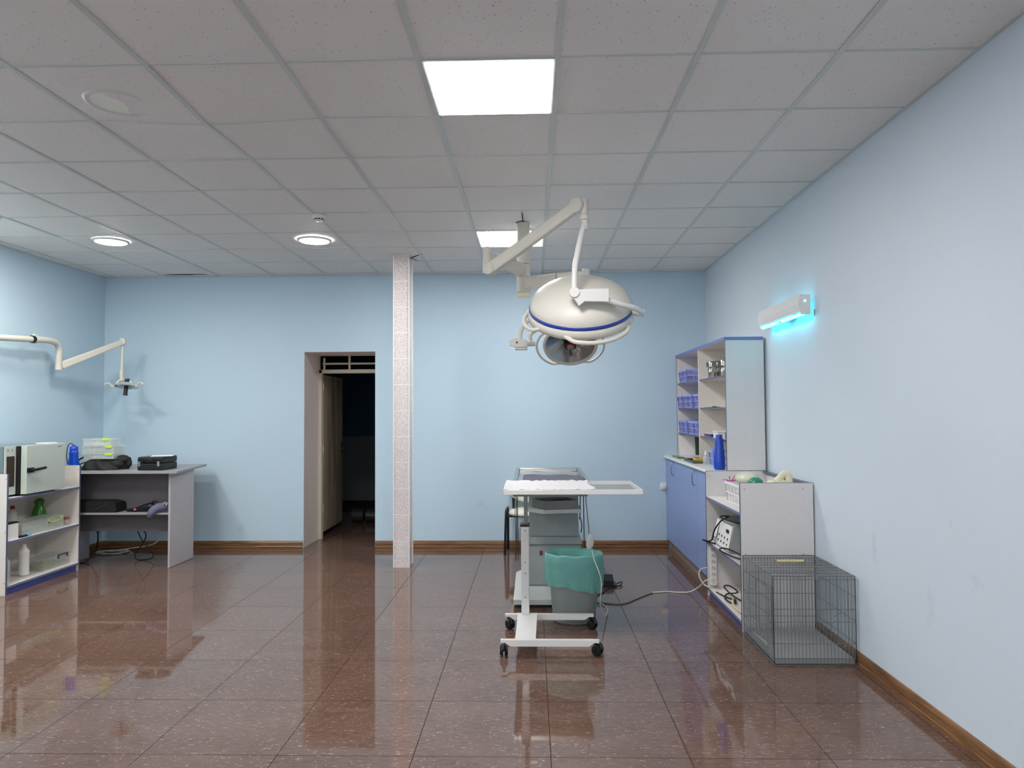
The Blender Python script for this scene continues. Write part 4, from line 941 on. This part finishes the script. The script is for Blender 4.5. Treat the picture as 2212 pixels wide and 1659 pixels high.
# instrument shelf bracket + steel tray
b = B(); MB_ = Matrix.Translation((.135, 5.60, .755))
b.prism([(-.045, 5.72, .735), (-.045, 5.55, .735), (.075, 5.415, .735), (.360, 5.475, .735), (.36, 5.72, .735)], (0, 0, .026)); part('tray_bracket', b, GREYP, t)
b = B(); b.cyl((.145, 5.60, .84), (.145, 5.60, .90), .012, n=14); part('peg', b, DKSTEEL, t)
t2 = T('drain_tray', 'rectangular dull steel tray held under the operating table top', 'tray', (.17, 5.56, .762))
c = [(-.005, 5.60), (.078, 5.44), (.335, 5.50), (.255, 5.68)]
b = B(); b.poly([(x, y, .763) for x, y in c])
for k in range(4):
    (xa, ya), (xb, yb) = c[k], c[(k+1) % 4]
    cx_, cy_ = .166, .5*(5.44+5.68)
    ia, ib = (xa+(cx_-xa)*.04, ya+(cy_-ya)*.04), (xb+(cx_-xb)*.04, yb+(cy_-yb)*.04)
    b.poly([(xa, ya, .763), (xb, yb, .763), (xb, yb, .825), (xa, ya, .825)]); b.poly([(*ia, .764), (*ib, .764), (*ib, .825), (*ia, .825)]); b.poly([(xa, ya, .825), (xb, yb, .825), (*ib, .825), (*ia, .825)])
part('pan', b, mat('dark_steel', (104, 106, 102), .35, metal=.6, var=.15), t2)
b = B(); b.grid(lambda u, v_: (.02+.27*u-.05*v_+.03, 5.49+.15*v_+.03*u, .80+.022*math.exp(-((u-.65)**2+(v_-.5)**2)*14)), 14, 10); part('contents', b, BLACKF, t2, 'dark bundled contents')
# cords hanging from the table
b = B(); b.tube([(-.128, 5.58, .902), (-.128, 5.58, .6), (-.131, 5.58, .36)], .0035, 6, 3); b.tube([(-.120, 5.585, .902), (-.119, 5.585, .6), (-.115, 5.585, .36)], .0035, 6, 3); b.tube([(-.140, 5.58, .89), (-.139, 5.58, .7), (-.133, 5.58, .5), (-.140, 5.58, .35)], .0025, 6, 3)
solo('restraint_cord', b, OLIVE, 'pair of dark olive cords hanging at the left side of the operating table', 'cord', (-.125, 5.58, .36), 'cords hanging from the operating table')
b = B(); b.tube([(.383, 5.56, .905), (.384, 5.56, .6), (.386, 5.56, .44)], .004, 6, 3)
solo('restraint_cord', b, CORDB, 'straight black cord hanging at the right side of the operating table', 'cord', (.384, 5.56, .44), 'cords hanging from the operating table')
b = B(); b.tube([(.356, 5.50, .905), (.353, 5.50, .76), (.351, 5.50, .70), (.362, 5.50, .66), (.364, 5.50, .62), (.357, 5.50, .585)], .004, 6, 4); b.tube([(.352, 5.50, .71), (.346, 5.50, .685)], .0035, 6, 1)
solo('restraint_cord', b, CORDB, 'short frayed black cord hanging at the right side of the operating table', 'cord', (.356, 5.50, .58), 'cords hanging from the operating table')
t = T('hand_controller', 'grey hand remote dangling on its lead beside the green bin liner', 'remote control', (.40, 5.12, .60))
MH = Matrix.Translation((.397, 5.12, .585)) @ Matrix.Rotation(math.radians(10), 4, 'Y')
b = B(MH); b.lathe([(0, .055), (.010, .053), (.022, .035), (.026, 0), (.024, -.03), (.012, -.055), (.006, -.06), (0, -.06)], n=24, sy=.5); part('body', b, LGREYP, t)
b = B(); b.tube([(.368, 5.14, .955), (.372, 5.13, .85), (.385, 5.12, .70), (.388, 5.12, .638)], .0035, 8, 5); part('lead', b, CORDG, t)
b = B(); b.tube([(.408, 5.115, .530), (.418, 5.06, .47), (.438, 4.99, .42), (.455, 4.975, .36), (.458, 4.975, .29), (.455, 5.02, .22), (.46, 5.08, .15), (.50, 5.20, .04), (.55, 5.5, .008), (.53, 5.66, .008), (.46, 5.72, .02)], .0038, 8, 6); part('lead', b, CORDW, t)

# bin
t = T('waste_bin', 'grey plastic waste bin lined with a teal bag between cart and operating table', 'bin', (.288, 5.255, 0))
BX, BY = .288, 5.255
b = B(); b.lathe([(0, .004), (.128, .004), (.136, .0), (.142, .012), (.176, .44), (.185, .455), (.18, .46), (.172, .44), (.136, .02), (0, .02)], (BX, BY, 0), 40, sx=1.06, sy=.86); part('body', b, BIN, t)
b = B()
nn = 120; rows = [(.168, .40, .004), (.178, .47, .003), (.190, .488, .004), (.200, .475, .005), (.203, .42, .007), (.204, .36, .009), (.203, .31, .010), (.196, .262, .012), (.192, .25, .012)]
RV = []
for r, z, j in rows:
    row = []
    for k in range(nn):
        a = 2*math.pi*k/nn; jj = j*(math.sin(a*5+z*31)*.3+math.sin(a*11+z*23)*.4+abs(math.sin(a*17.5-z*14))*.6-.3+random.uniform(-.25, .25))
        dzz = (-.022*math.cos(a)+.010*math.sin(3*a+1)+.004*math.sin(a*9) if z < .3 else .003*math.sin(a*9))
        row.append(b.v((BX+(r+jj)*1.03*math.cos(a), BY+(r+jj)*.86*math.sin(a), z+dzz)))
    RV.append(row)
for i in range(len(RV)-1):
    for k in range(nn): b.f([RV[i][k], RV[i][(k+1) % nn], RV[i+1][(k+1) % nn], RV[i+1][k]], True)
b.grid(lambda u, v_: (BX+(.165-.10*v_)*1.03*math.cos(2*math.pi*u)*(1+.05*math.sin(u*40)), BY+(.165-.10*v_)*.86*math.sin(2*math.pi*u)*(1+.05*math.sin(u*40)), .47-.33*v_), 60, 6)
part('bin_liner', b, GREEN_BAG, t, 'crinkled teal plastic liner')
t = T('foot_pedal', 'black foot pedal on the floor beside the bin', 'pedal', (.635, 6.33, 0))
b = B(); b.prism([(.575, 6.23, 0), (.70, 6.23, 0), (.715, 6.30, 0), (.69, 6.42, 0), (.60, 6.42, 0)], (0, 0, .018)); part('base', b, BLACK, t)
b = B(); b.prism([(.59, 6.25, .02), (.59, 6.40, .045), (.59, 6.42, .07), (.59, 6.34, .085), (.59, 6.25, .05)], (.09, 0, 0)); part('treadle', b, BLACK, t)
b = B(); b.tube([(.70, 6.30, .01), (.76, 6.34, .02), (.73, 6.24, .012), (.62, 6.15, .006), (.55, 6.0, .006), (.42, 5.85, .02)], .005, 8, 5); part('cable', b, CORDB, t)

# chair
t = T('visitor_chair', 'chair with cream oval seat and black tube legs behind the operating table', 'chair', (-.04, 7.72, 0))
b = B(); cx_, cy_ = -.035, 7.70
b.lathe([(0, .468), (.16, .466), (.212, .452), (.228, .43), (.222, .41), (0, .405)], (cx_, cy_, 0), 40, sx=1.0, sy=.92); part('seat', b, CHAIRW, t, 'cream padded seat')
b = B(); b.lathe([(0, .400), (.215, .402), (.222, .408), (0, .409)], (cx_, cy_, 0), 40, sy=.92); part('seat_pan', b, BLACK, t)
MK = Matrix.Translation((cx_-.015, 7.90, .645)) @ Matrix.Rotation(math.radians(80), 4, 'X')
b = B(MK); b.lathe([(0, .028), (.16, .026), (.205, .012), (.215, 0), (.205, -.012), (0, -.016)], n=40, sx=1.0, sy=.65); part('backrest', b, CHAIRW, t, 'cream oval backrest')
for s in (-1, 1):
    b = B(); b.tube([(cx_+s*.262, 7.60, .0), (cx_+s*.250, 7.61, .40), (cx_+s*.246, 7.65, .455), (cx_+s*.24, 7.74, .458), (cx_+s*.235, 7.80, .42), (cx_+s*.24, 7.93, .0)], .016, 12, 6, flat=.8); part('leg_frame', b, BLACK, t)
b = B(); b.cyl((cx_-.25, 7.66, .393), (cx_+.25, 7.66, .393), .011, n=10); b.cyl((cx_-.235, 7.78, .393), (cx_+.235, 7.78, .393), .011, n=10); part('crossbar', b, BLACK, t)
for s in (-1, 1):
    b = B(); b.tube([(cx_+s*.17, 7.82, .39), (cx_+s*.18, 7.92, .46), (cx_+s*.18, 7.93, .60)], .012, 10, 5, flat=1.6); part('back_support', b, BLACK, t)

# corridor rolls
def roll(x0, x1, label):
    t = T('lino_roll', label, 'roll', ((x0+x1)/2, 9.85, 0), 'dark rolls on the corridor floor')
    b = B(); b.cyl((x0, 9.85, .091), (x1, 9.85, .091), .09, n=32); part('outer_sheet', b, mat('dark_grey_lino', (54, 56, 60), .3), t)
    b = B(); b.cyl((x1, 9.85, .091), (x1+.002, 9.85, .091), .03, n=20); part('core', b, DARK, t)
roll(-2.45, -2.295, 'dark rolled sheet lying on the corridor floor beyond the door leaf')
bpy.data.objects['lino_roll'].location = bpy.data.objects['lino_roll'].location
roll(-2.262, -1.7, 'dark rolled sheet at the right on the corridor floor')

# ================================================================== DESK (left)
DZT = .938
t = T('desk', 'grey laminate desk in the left corner with a shelf behind its front', 'desk', (-4.05, 7.3, 0))
b = B(); b.prism([(-4.63, 6.90, DZT-.022), (-3.43, 6.90, DZT-.022), (-3.42, 6.905, DZT-.022), (-3.555, 7.84, DZT-.022), (-4.63, 7.84, DZT-.022)], (0, 0, .022)); part('desk_top', b, DESK, t)
b = B(); b.box(-3.536, -3.518, 6.98, 7.47, 0.003, DZT-.0225); b.mi = 1
for y_, z_ in ((7.16, .62), (7.06, .55), (7.22, .5), (7.22, .42), (7.42, .6)): b.cyl((-3.518, y_, z_), (-3.517, y_, z_), .004, n=8)
part('side_panel', b, [mat('pale_grey_laminate', (176, 172, 176), .45, var=.05, scale=50), DKSTEEL], t)
b = B(); b.box(-4.63, -4.612, 6.98, 7.47, .003, DZT-.0225); part('side_panel', b, DESK, t)
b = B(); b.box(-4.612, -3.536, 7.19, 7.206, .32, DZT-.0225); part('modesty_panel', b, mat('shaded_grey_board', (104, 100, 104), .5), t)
b = B(); b.box(-4.612, -3.536, 6.985, 7.19, .512, .530); part('shelf', b, DESK, t)
b = B(); b.tube([(-3.975, 7.30, .34), (-3.93, 7.31, .26), (-3.97, 7.32, .17), (-4.05, 7.33, .06), (-4.03, 7.33, .012), (-3.95, 7.33, .008), (-3.87, 7.33, .03), (-3.88, 7.33, .09), (-3.97, 7.32, .20), (-4.03, 7.30, .34)], .006, 8, 8)
solo('black_cable', b, CORDB, 'black cable making a loop under the middle of the desk', 'cable', (-3.96, 7.3, .01), 'black cables hanging under the desk')
b = B(); b.tube([(-4.42, 7.26, .34), (-4.40, 7.27, .26), (-4.42, 7.28, .17), (-4.44, 7.28, .08), (-4.50, 7.22, .01), (-4.59, 7.10, .008)], .006, 8, 8); b.tube([(-4.38, 7.27, .34), (-4.41, 7.28, .26), (-4.40, 7.28, .18), (-4.44, 7.29, .09)], .005, 8, 8)
solo('black_cable', b, CORDB, 'pair of twisted black cables hanging under the left of the desk', 'cable', (-4.42, 7.26, .01), 'black cables hanging under the desk')
b = B(); pts = []
for k in range(18):
    a = k*1.25; rr_ = 1-.028*k; pts.append((-4.50+.21*rr_*math.cos(a)+.02*math.sin(k*2.3), 7.70+.12*rr_*math.sin(a), .006+.003*(k % 7)))
pts.append((-4.2, 7.9, .05)); pts.append((-4.12, 7.965, .12)); b.tube(pts, .005, 6, 5)
solo('white_cable_coil', b, CORDW, 'loose coil of white cable on the floor behind the desk', 'cable', (-4.48, 7.72, .004))
# black bag + boxes
def blob(name, parts_, m):
    b = B()
    for c, r in parts_: b.ellipsoid(c, *r, n=22, m=12, noise=.05)
    return b
t = T('black_bag', 'slumped black bag lying on the desk under the stacked plastic boxes', 'bag', (-4.30, 7.20, DZT))
b = B()
def bagf(u, v_):
    a = 2*math.pi*u; th = math.pi*v_*.5
    r = 1+.07*math.sin(a*5)+.05*math.sin(a*9+v_*6)
    z = .002+.105*math.sin(th)*(1+.25*math.sin(a*3+1)*math.cos(th)) if v_ > 0 else .002
    return (-4.29+.215*math.cos(a)*r*math.cos(th*.85), 7.18+.16*math.sin(a)*r*math.cos(th*.85), DZT+z+.008*math.sin(a*11)*math.sin(th*2))
b.grid(bagf, 60, 14); b.ellipsoid((-4.13, 7.20, DZT+.095), .095, .07, .045, noise=.07); b.ellipsoid((-4.16, 7.14, DZT+.055), .09, .06, .054, noise=.07); b.ellipsoid((-4.055, 7.2, DZT+.06), .03, .03, .045, noise=.05)
part('body', b, BLACKF, t)
b = B(); b.tube([(-4.44, 7.08, DZT+.02), (-4.50, 7.08, DZT+.05), (-4.50, 7.10, DZT+.10), (-4.45, 7.12, DZT+.125), (-4.38, 7.13, DZT+.115)], .010, 8, 6, flat=.5); b.tube([(-4.50, 7.08, DZT+.045), (-4.43, 7.07, DZT+.075), (-4.38, 7.08, DZT+.06)], .010, 8, 6, flat=.5); part('strap', b, BLACK, t)
def food_box(z, dx, h, label, w=.33, fill=None):
    t = T('plastic_box', label, 'plastic box', (-4.29+dx, 7.17, z), 'clear boxes with lime clips stacked on the bag')
    x0, x1, y0, y1 = -4.29+dx-w/2, -4.29+dx+w/2, 7.08, 7.27
    b = B(); th = .003
    b.box(x0, x1, y0, y1, z, z+.003); b.box(x0, x1, y0, y0+th, z+.003, z+h-.016); b.box(x0, x1, y1-th, y1, z+.003, z+h-.016); b.box(x0, x0+th, y0+th, y1-th, z+.003, z+h-.016); b.box(x1-th, x1, y0+th, y1-th, z+.003, z+h-.016)
    part('body', b, FROST, t)
    b = B(); b.box(x0-.006, x1+.006, y0-.006, y1+.006, z+h-.016, z+h, .004); part('lid', b, FROST, t)
    b = B(); b.box(x1-.085, x1-.015, y0-.012, y0-.004, z+h-.022, z+h+.002, .003); part('clip', b, LIME, t, 'lime green clip')
    if fill:
        b = B()
        for k in range(10): b.box(*(lambda xx, yy: (xx, xx+.05, yy, yy+.03))(x0+.01+random.random()*(w-.08), y0+.01+random.random()*.13), z+.004, z+.004+random.random()*.02)
        part('contents', b, fill, t)
food_box(DZT+.108, 0, .057, 'lowest clear box with lime clips stacked on the black bag', .30)
food_box(DZT+.164, -.01, .075, 'middle clear box with lime clips in the stack on the bag', .32, GREYP)
food_box(DZT+.240, -.02, .07, 'topmost clear box with lime clips in the stack on the bag', .28, WHITE)
t = T('instrument_case', 'black hard case with two silver latches on the desk', 'case', (-3.66, 7.1, DZT))
MC = Matrix.Translation((-3.735, 7.15, DZT))
b = B(MC); b.box(-.125, .125, -.15, .15, .001, .068, .012); part('lower_shell', b, BLACK, t)
b = B(MC); b.box(-.125, .125, -.15, .15, .070, .132, .016); part('lid', b, BLACK, t)
for x in (-.105, .085):
    b = B(MC); b.box(x-.010, x+.014, -.157, -.149, .040, .088, .002); part('latch', b, STEEL, t, 'silver latch')
b = B(MC); b.tube([(-.06, -.152, .07), (-.06, -.162, .10), (.03, -.164, .103), (.04, -.152, .07)], .006, 8, 2); part('handle', b, BLACK, t)
b = B(Matrix.Translation((-3.70, 7.16, DZT+.1335)) @ Matrix.Rotation(.35, 4, 'Z')); b.box(-.09, .11, -.12, .10, 0, .002); solo('paper_sheet', b, PAPER, 'white paper sheet lying on the black hard case', 'paper', (-3.64, 7.12, DZT+.1335))
# blue drinking bottle
t = bottle('drinking_bottle', 'blue drinking bottle with strap beside the stacked boxes', 'bottle', -4.49, 7.0, DZT, [(0, 0), (.045, .002), (.05, .02), (.05, .06), (.046, .10), (.040, .14), (.043, .165), (.040, .19), (.034, .20)], BLUE_TR, [(.036, .198), (.037, .2), (.037, .235), (.02, .24), (.012, .25), (0, .251)], mat('blue_cap', (40, 62, 190), .35))
b = B(); b.tube([(-4.49, 7.0, DZT+.25), (-4.515, 6.99, DZT+.268), (-4.54, 6.985, DZT+.24), (-4.548, 6.98, DZT+.15), (-4.54, 6.985, DZT+.07)], .004, 6, 6); part('strap', b, BLACK, t)
# desk shelf things
t = T('black_briefcase', 'soft black briefcase on the desk shelf at left', 'briefcase', (-4.30, 7.09, .53))
b = B(); b.prism([(-4.53, 7.0, .531), (-4.07, 7.0, .531), (-4.06, 7.0, .56), (-4.07, 7.0, .62), (-4.15, 7.0, .64), (-4.5, 7.0, .64), (-4.53, 7.0, .62)], (0, .18, 0)); part('body', b, BLACKF, t)
b = B(); b.tube([(-4.38, 7.0, .645), (-4.37, 7.0, .655), (-4.22, 7.0, .655), (-4.21, 7.0, .645)], .006, 8, 3); part('handle', b, BLACK, t)
b = B(); b.tube([(-4.30, 6.996, .55), (-4.24, 6.994, .565), (-4.20, 6.994, .59), (-4.15, 6.996, .60)], .003, 6, 4); part('zip', b, DKSTEEL, t)
t = T('black_pouch', 'slim black pouch with a pink mark on the desk shelf', 'pouch', (-3.80, 7.08, .53))
b = B(); b.tube([(-3.99, 7.06, .545), (-3.90, 7.06, .553), (-3.82, 7.07, .568), (-3.76, 7.08, .575), (-3.71, 7.08, .57)], [.012, .020, .034, .044, .03], 16, 6); b.tube([(-3.745, 7.08, .60), (-3.74, 7.08, .63), (-3.70, 7.09, .622)], .010, 8, 4); part('body', b, BLACK, t)
b = B(); b.cyl((-3.895, 7.032, .557), (-3.895, 7.041, .556), .012, n=14); part('patch', b, PINK, t, 'pink round patch')
t = T('folded_shoe', 'blue grey cloth shoe hanging over the desk shelf edge', 'shoe', (-3.62, 7.04, .53))
b = B(); b.tube([(-3.705, 6.945, .49), (-3.69, 6.95, .535), (-3.65, 6.995, .578), (-3.60, 7.04, .585), (-3.578, 7.07, .60)], [.016, .034, .040, .042, .036], 16, 6); part('upper', b, GREYCLOTH, t)
b = B(); b.tube([(-3.60, 6.998, .61), (-3.58, 7.005, .63), (-3.57, 7.01, .60), (-3.56, 7.01, .625)], .004, 6, 3); part('laces', b, CORDW, t)

# ================================================================== LEFT SHELF UNIT
t = T('open_shelf_unit', 'low white shelf unit at the left wall carrying the drying oven', 'shelf unit', (-4.57, 6.41, 0), 'low open shelf units with blue edges')
open_unit(t, -4.355, -4.785, 5.92, 6.90, KICK_B, (.796, .440, .072), 1)
# oven
t = T('drying_oven', 'pale grey drying oven with black handle on top of the left shelf unit', 'oven', (-4.55, 6.28, .797))
b = B(); b.box(-4.76, -4.425, 5.96, 6.62, .815, 1.225, .004); part('body', b, OVEN_D, t)
b = B(); b.box(-4.4245, -4.412, 5.97, 6.62, .815, 1.222, .002); ff = part('front_frame', b, OVEN_M, t)
b = B(); b.box(-4.4118, -4.409, 5.985, 6.075, .885, 1.14); part('control_strip', b, mat('brown_black_panel', (52, 34, 28), .4, var=.5, scale=60), ff, 'dark control strip')
b = B()
for yy in (6.0, 6.05): b.cyl((-4.4118, yy, 1.19), (-4.410, yy, 1.19), .006, n=12)
part('screw', b, DKSTEEL, ff)
b = B(); b.box(-4.411, -4.388, 6.095, 6.62, .812, 1.222); part('seal', b, BLACK, t)
b = B(); b.mi = 0; b.box(-4.384, -4.332, 6.117, 6.63, .812, 1.226, .003); dr = part('door', b, OVEN_M, t, 'plain pale oven door')
b = B(); b.box(-4.332, -4.315, 6.12, 6.19, .995, 1.035, .002); b.tube([(-4.305, 6.13, 1.012), (-4.30, 6.22, 1.018), (-4.297, 6.31, 1.024)], .012, 12, 4); b.cyl((-4.332, 6.14, 1.013), (-4.30, 6.14, 1.013), .012, n=12); part('handle', b, BLACK, dr)
b = B(); b.box(-4.331, -4.330, 6.52, 6.57, 1.197, 1.203); part('badge', b, DKSTEEL, dr)
for y in (5.97, 6.57):
    b = B(); b.box(-4.44, -4.40, y, y+.02, .797, .815); b.box(-4.74, -4.70, y, y+.02, .797, .815); part('foot', b, BLACK, t)
b = B(); b.box(-4.47, -4.38, 6.42, 6.59, 1.2265, 1.236, .003); solo('white_case', b, WHITE, 'thin white case lying on top of the oven', 'case', (-4.42, 6.5, 1.2265))
# middle shelf
t = bottle('green_bottle', 'squat green bottle with pointed cap on the middle shelf', 'bottle', -4.675, 6.78, .441, [(0, 0), (.054, .002), (.060, .02), (.060, .12), (.045, .17), (.035, .19), (.038, .215)], GREEN_PL, [(.042, .213), (.042, .235), (.022, .255), (0, .26)], GREEN_PL)
t = bottle('red_cap_bottle', 'clear bottle with red cap on the middle shelf behind the white card', 'bottle', -4.70, 6.46, .441, [(0, 0), (.036, .002), (.038, .02), (.038, .16), (.02, .195), (.014, .2)], CLEARB, [(.018, .198), (.018, .228), (0, .23)], RED)
t = T('plastic_box', 'large clear box with lime clip on the middle shelf', 'plastic box', (-4.53, 6.45, .441))
b = B(); x0, x1, y0, y1, z0, z1 = -4.605, -4.41, 6.18, 6.74, .441, .535; th = .003
for a in ((x0, x1, y0, y1, z0, z0+th), (x0, x1, y0, y0+th, z0, z1), (x0, x1, y1-th, y1, z0, z1), (x0, x0+th, y0, y1, z0, z1), (x1-th, x1, y0, y1, z0, z1)): b.box(*a)
part('body', b, FROST, t); b = B(); b.box(x0-.005, x1+.005, y0-.005, y1+.005, z1, z1+.018, .004); part('lid', b, FROST, t)
b = B(); b.box(x1+.004, x1+.012, 6.52, 6.70, z1-.03, z1-.022); b.box(x1+.004, x1+.012, 6.52, 6.53, z1-.03, z1+.015); b.box(x1+.004, x1+.012, 6.69, 6.70, z1-.03, z1+.015); part('clip', b, LIME, t, 'lime green clip')
b = B(); b.box(-4.43, -4.375, 5.96, 6.09, .441, .575, .001); b.mi = 1; b.box(-4.431, -4.374, 5.959, 6.091, .575, .586); solo('white_card_box', b, [WHITE, BLACK], 'white card box with a black top edge at the front of the middle shelf', 'box', (-4.40, 6.02, .441))
b = B(); b.box(-4.41, -4.37, 6.12, 6.20, .441, .455, .002); b.mi = 1; b.box(-4.40, -4.366, 6.20, 6.24, .441, .462, .002); solo('pocket_gadget', b, [BLACK, mat('pale_cyan', (120, 190, 210), .4)], 'small black gadget with pale cyan display on the middle shelf', 'gadget', (-4.39, 6.17, .441))
bottle('sample_jar', 'small jar with green lid on the middle shelf', 'jar', -4.50, 6.79, .441, [(0, 0), (.022, 0), (.022, .07)], CLEARB, [(.026, .068), (.026, .085), (0, .086)], GREEN_PL, 'small lidded jars on the middle shelf', 'lid')
bottle('sample_jar', 'small jar with red lid on the middle shelf next to the end panel', 'jar', -4.44, 6.83, .441, [(0, 0), (.022, 0), (.022, .055)], CLEARB, [(.026, .053), (.026, .068), (0, .069)], RED, 'small lidded jars on the middle shelf', 'lid')
# bottom shelf
bottle('white_bottle', 'white plastic bottle with shoulder ring on the bottom shelf', 'bottle', -4.50, 6.34, .073, [(0, 0), (.038, .002), (.042, .01), (.042, .02), (.0405, .025), (.0405, .16), (.042, .165), (.042, .20), (.044, .205), (.044, .215), (.016, .25)], WHITE, [(.018, .248), (.018, .268), (.014, .275), (0, .285)], WHITE)
bottle('ribbed_clear_bottle', 'ribbed clear plastic bottle at the front of the bottom shelf', 'bottle', -4.42, 5.99, .073, [(0, 0), (.04, .002), (.043, .02), (.039, .03), (.043, .045), (.039, .06), (.043, .075), (.039, .09), (.043, .105), (.043, .19), (.02, .225), (.014, .24)], CLEARB, [(.016, .238), (.016, .255), (0, .256)], WHITE)
bottle('clear_jug', 'tall clear jug behind the bottles on the bottom shelf', 'jug', -4.62, 6.16, .073, [(0, 0), (.06, .002), (.065, .03), (.062, .24), (.03, .29), (.022, .30)], CLEARB, [(.024, .298), (.024, .32), (0, .321)], mat('smoky_cap', (70, 80, 96), .4))
t = T('plastic_box', 'clear box with purple clips and dry straw inside on the bottom shelf', 'plastic box', (-4.56, 6.70, .073))
b = B(); x0, x1, y0, y1, z0, z1 = -4.68, -4.44, 6.50, 6.87, .073, .165
for a in ((x0, x1, y0, y1, z0, z0+th), (x0, x1, y0, y0+th, z0, z1), (x0, x1, y1-th, y1, z0, z1), (x0, x0+th, y0, y1, z0, z1), (x1-th, x1, y0, y1, z0, z1)): b.box(*a)
part('body', b, CLEAR, t); b = B(); b.box(x0-.005, x1+.005, y0-.005, y1+.005, z1, z1+.016, .004); part('lid', b, FROST, t)
b = B(); b.box(x1+.004, x1+.012, 6.70, 6.84, z1+.008, z1+.018); b.box(x1+.004, x1+.012, 6.70, 6.71, z1-.02, z1+.018); b.box(x1+.004, x1+.012, 6.83, 6.84, z1-.02, z1+.018); part('clip', b, PURPLE, t, 'purple clip')
b = B()
for k in range(160):
    a = Vector((random.uniform(x0+.02, x1-.02), random.uniform(y0+.02, y1-.02), z0+.006+random.random()*.035)); d = Vector((random.uniform(-1, 1), random.uniform(-1, 1), random.uniform(-.2, .2))).normalized()*.03
    p_ = [a-d, a+d]
    for q_ in p_: q_.x = min(max(q_.x, x0+.006), x1-.006); q_.y = min(max(q_.y, y0+.006), y1-.006); q_.z = max(q_.z, z0+.005)
    b.cyl(p_[0], p_[1], .0022, n=4, caps=False)
part('straw', b, STRAW, t, 'tan dry straw', 'stuff')
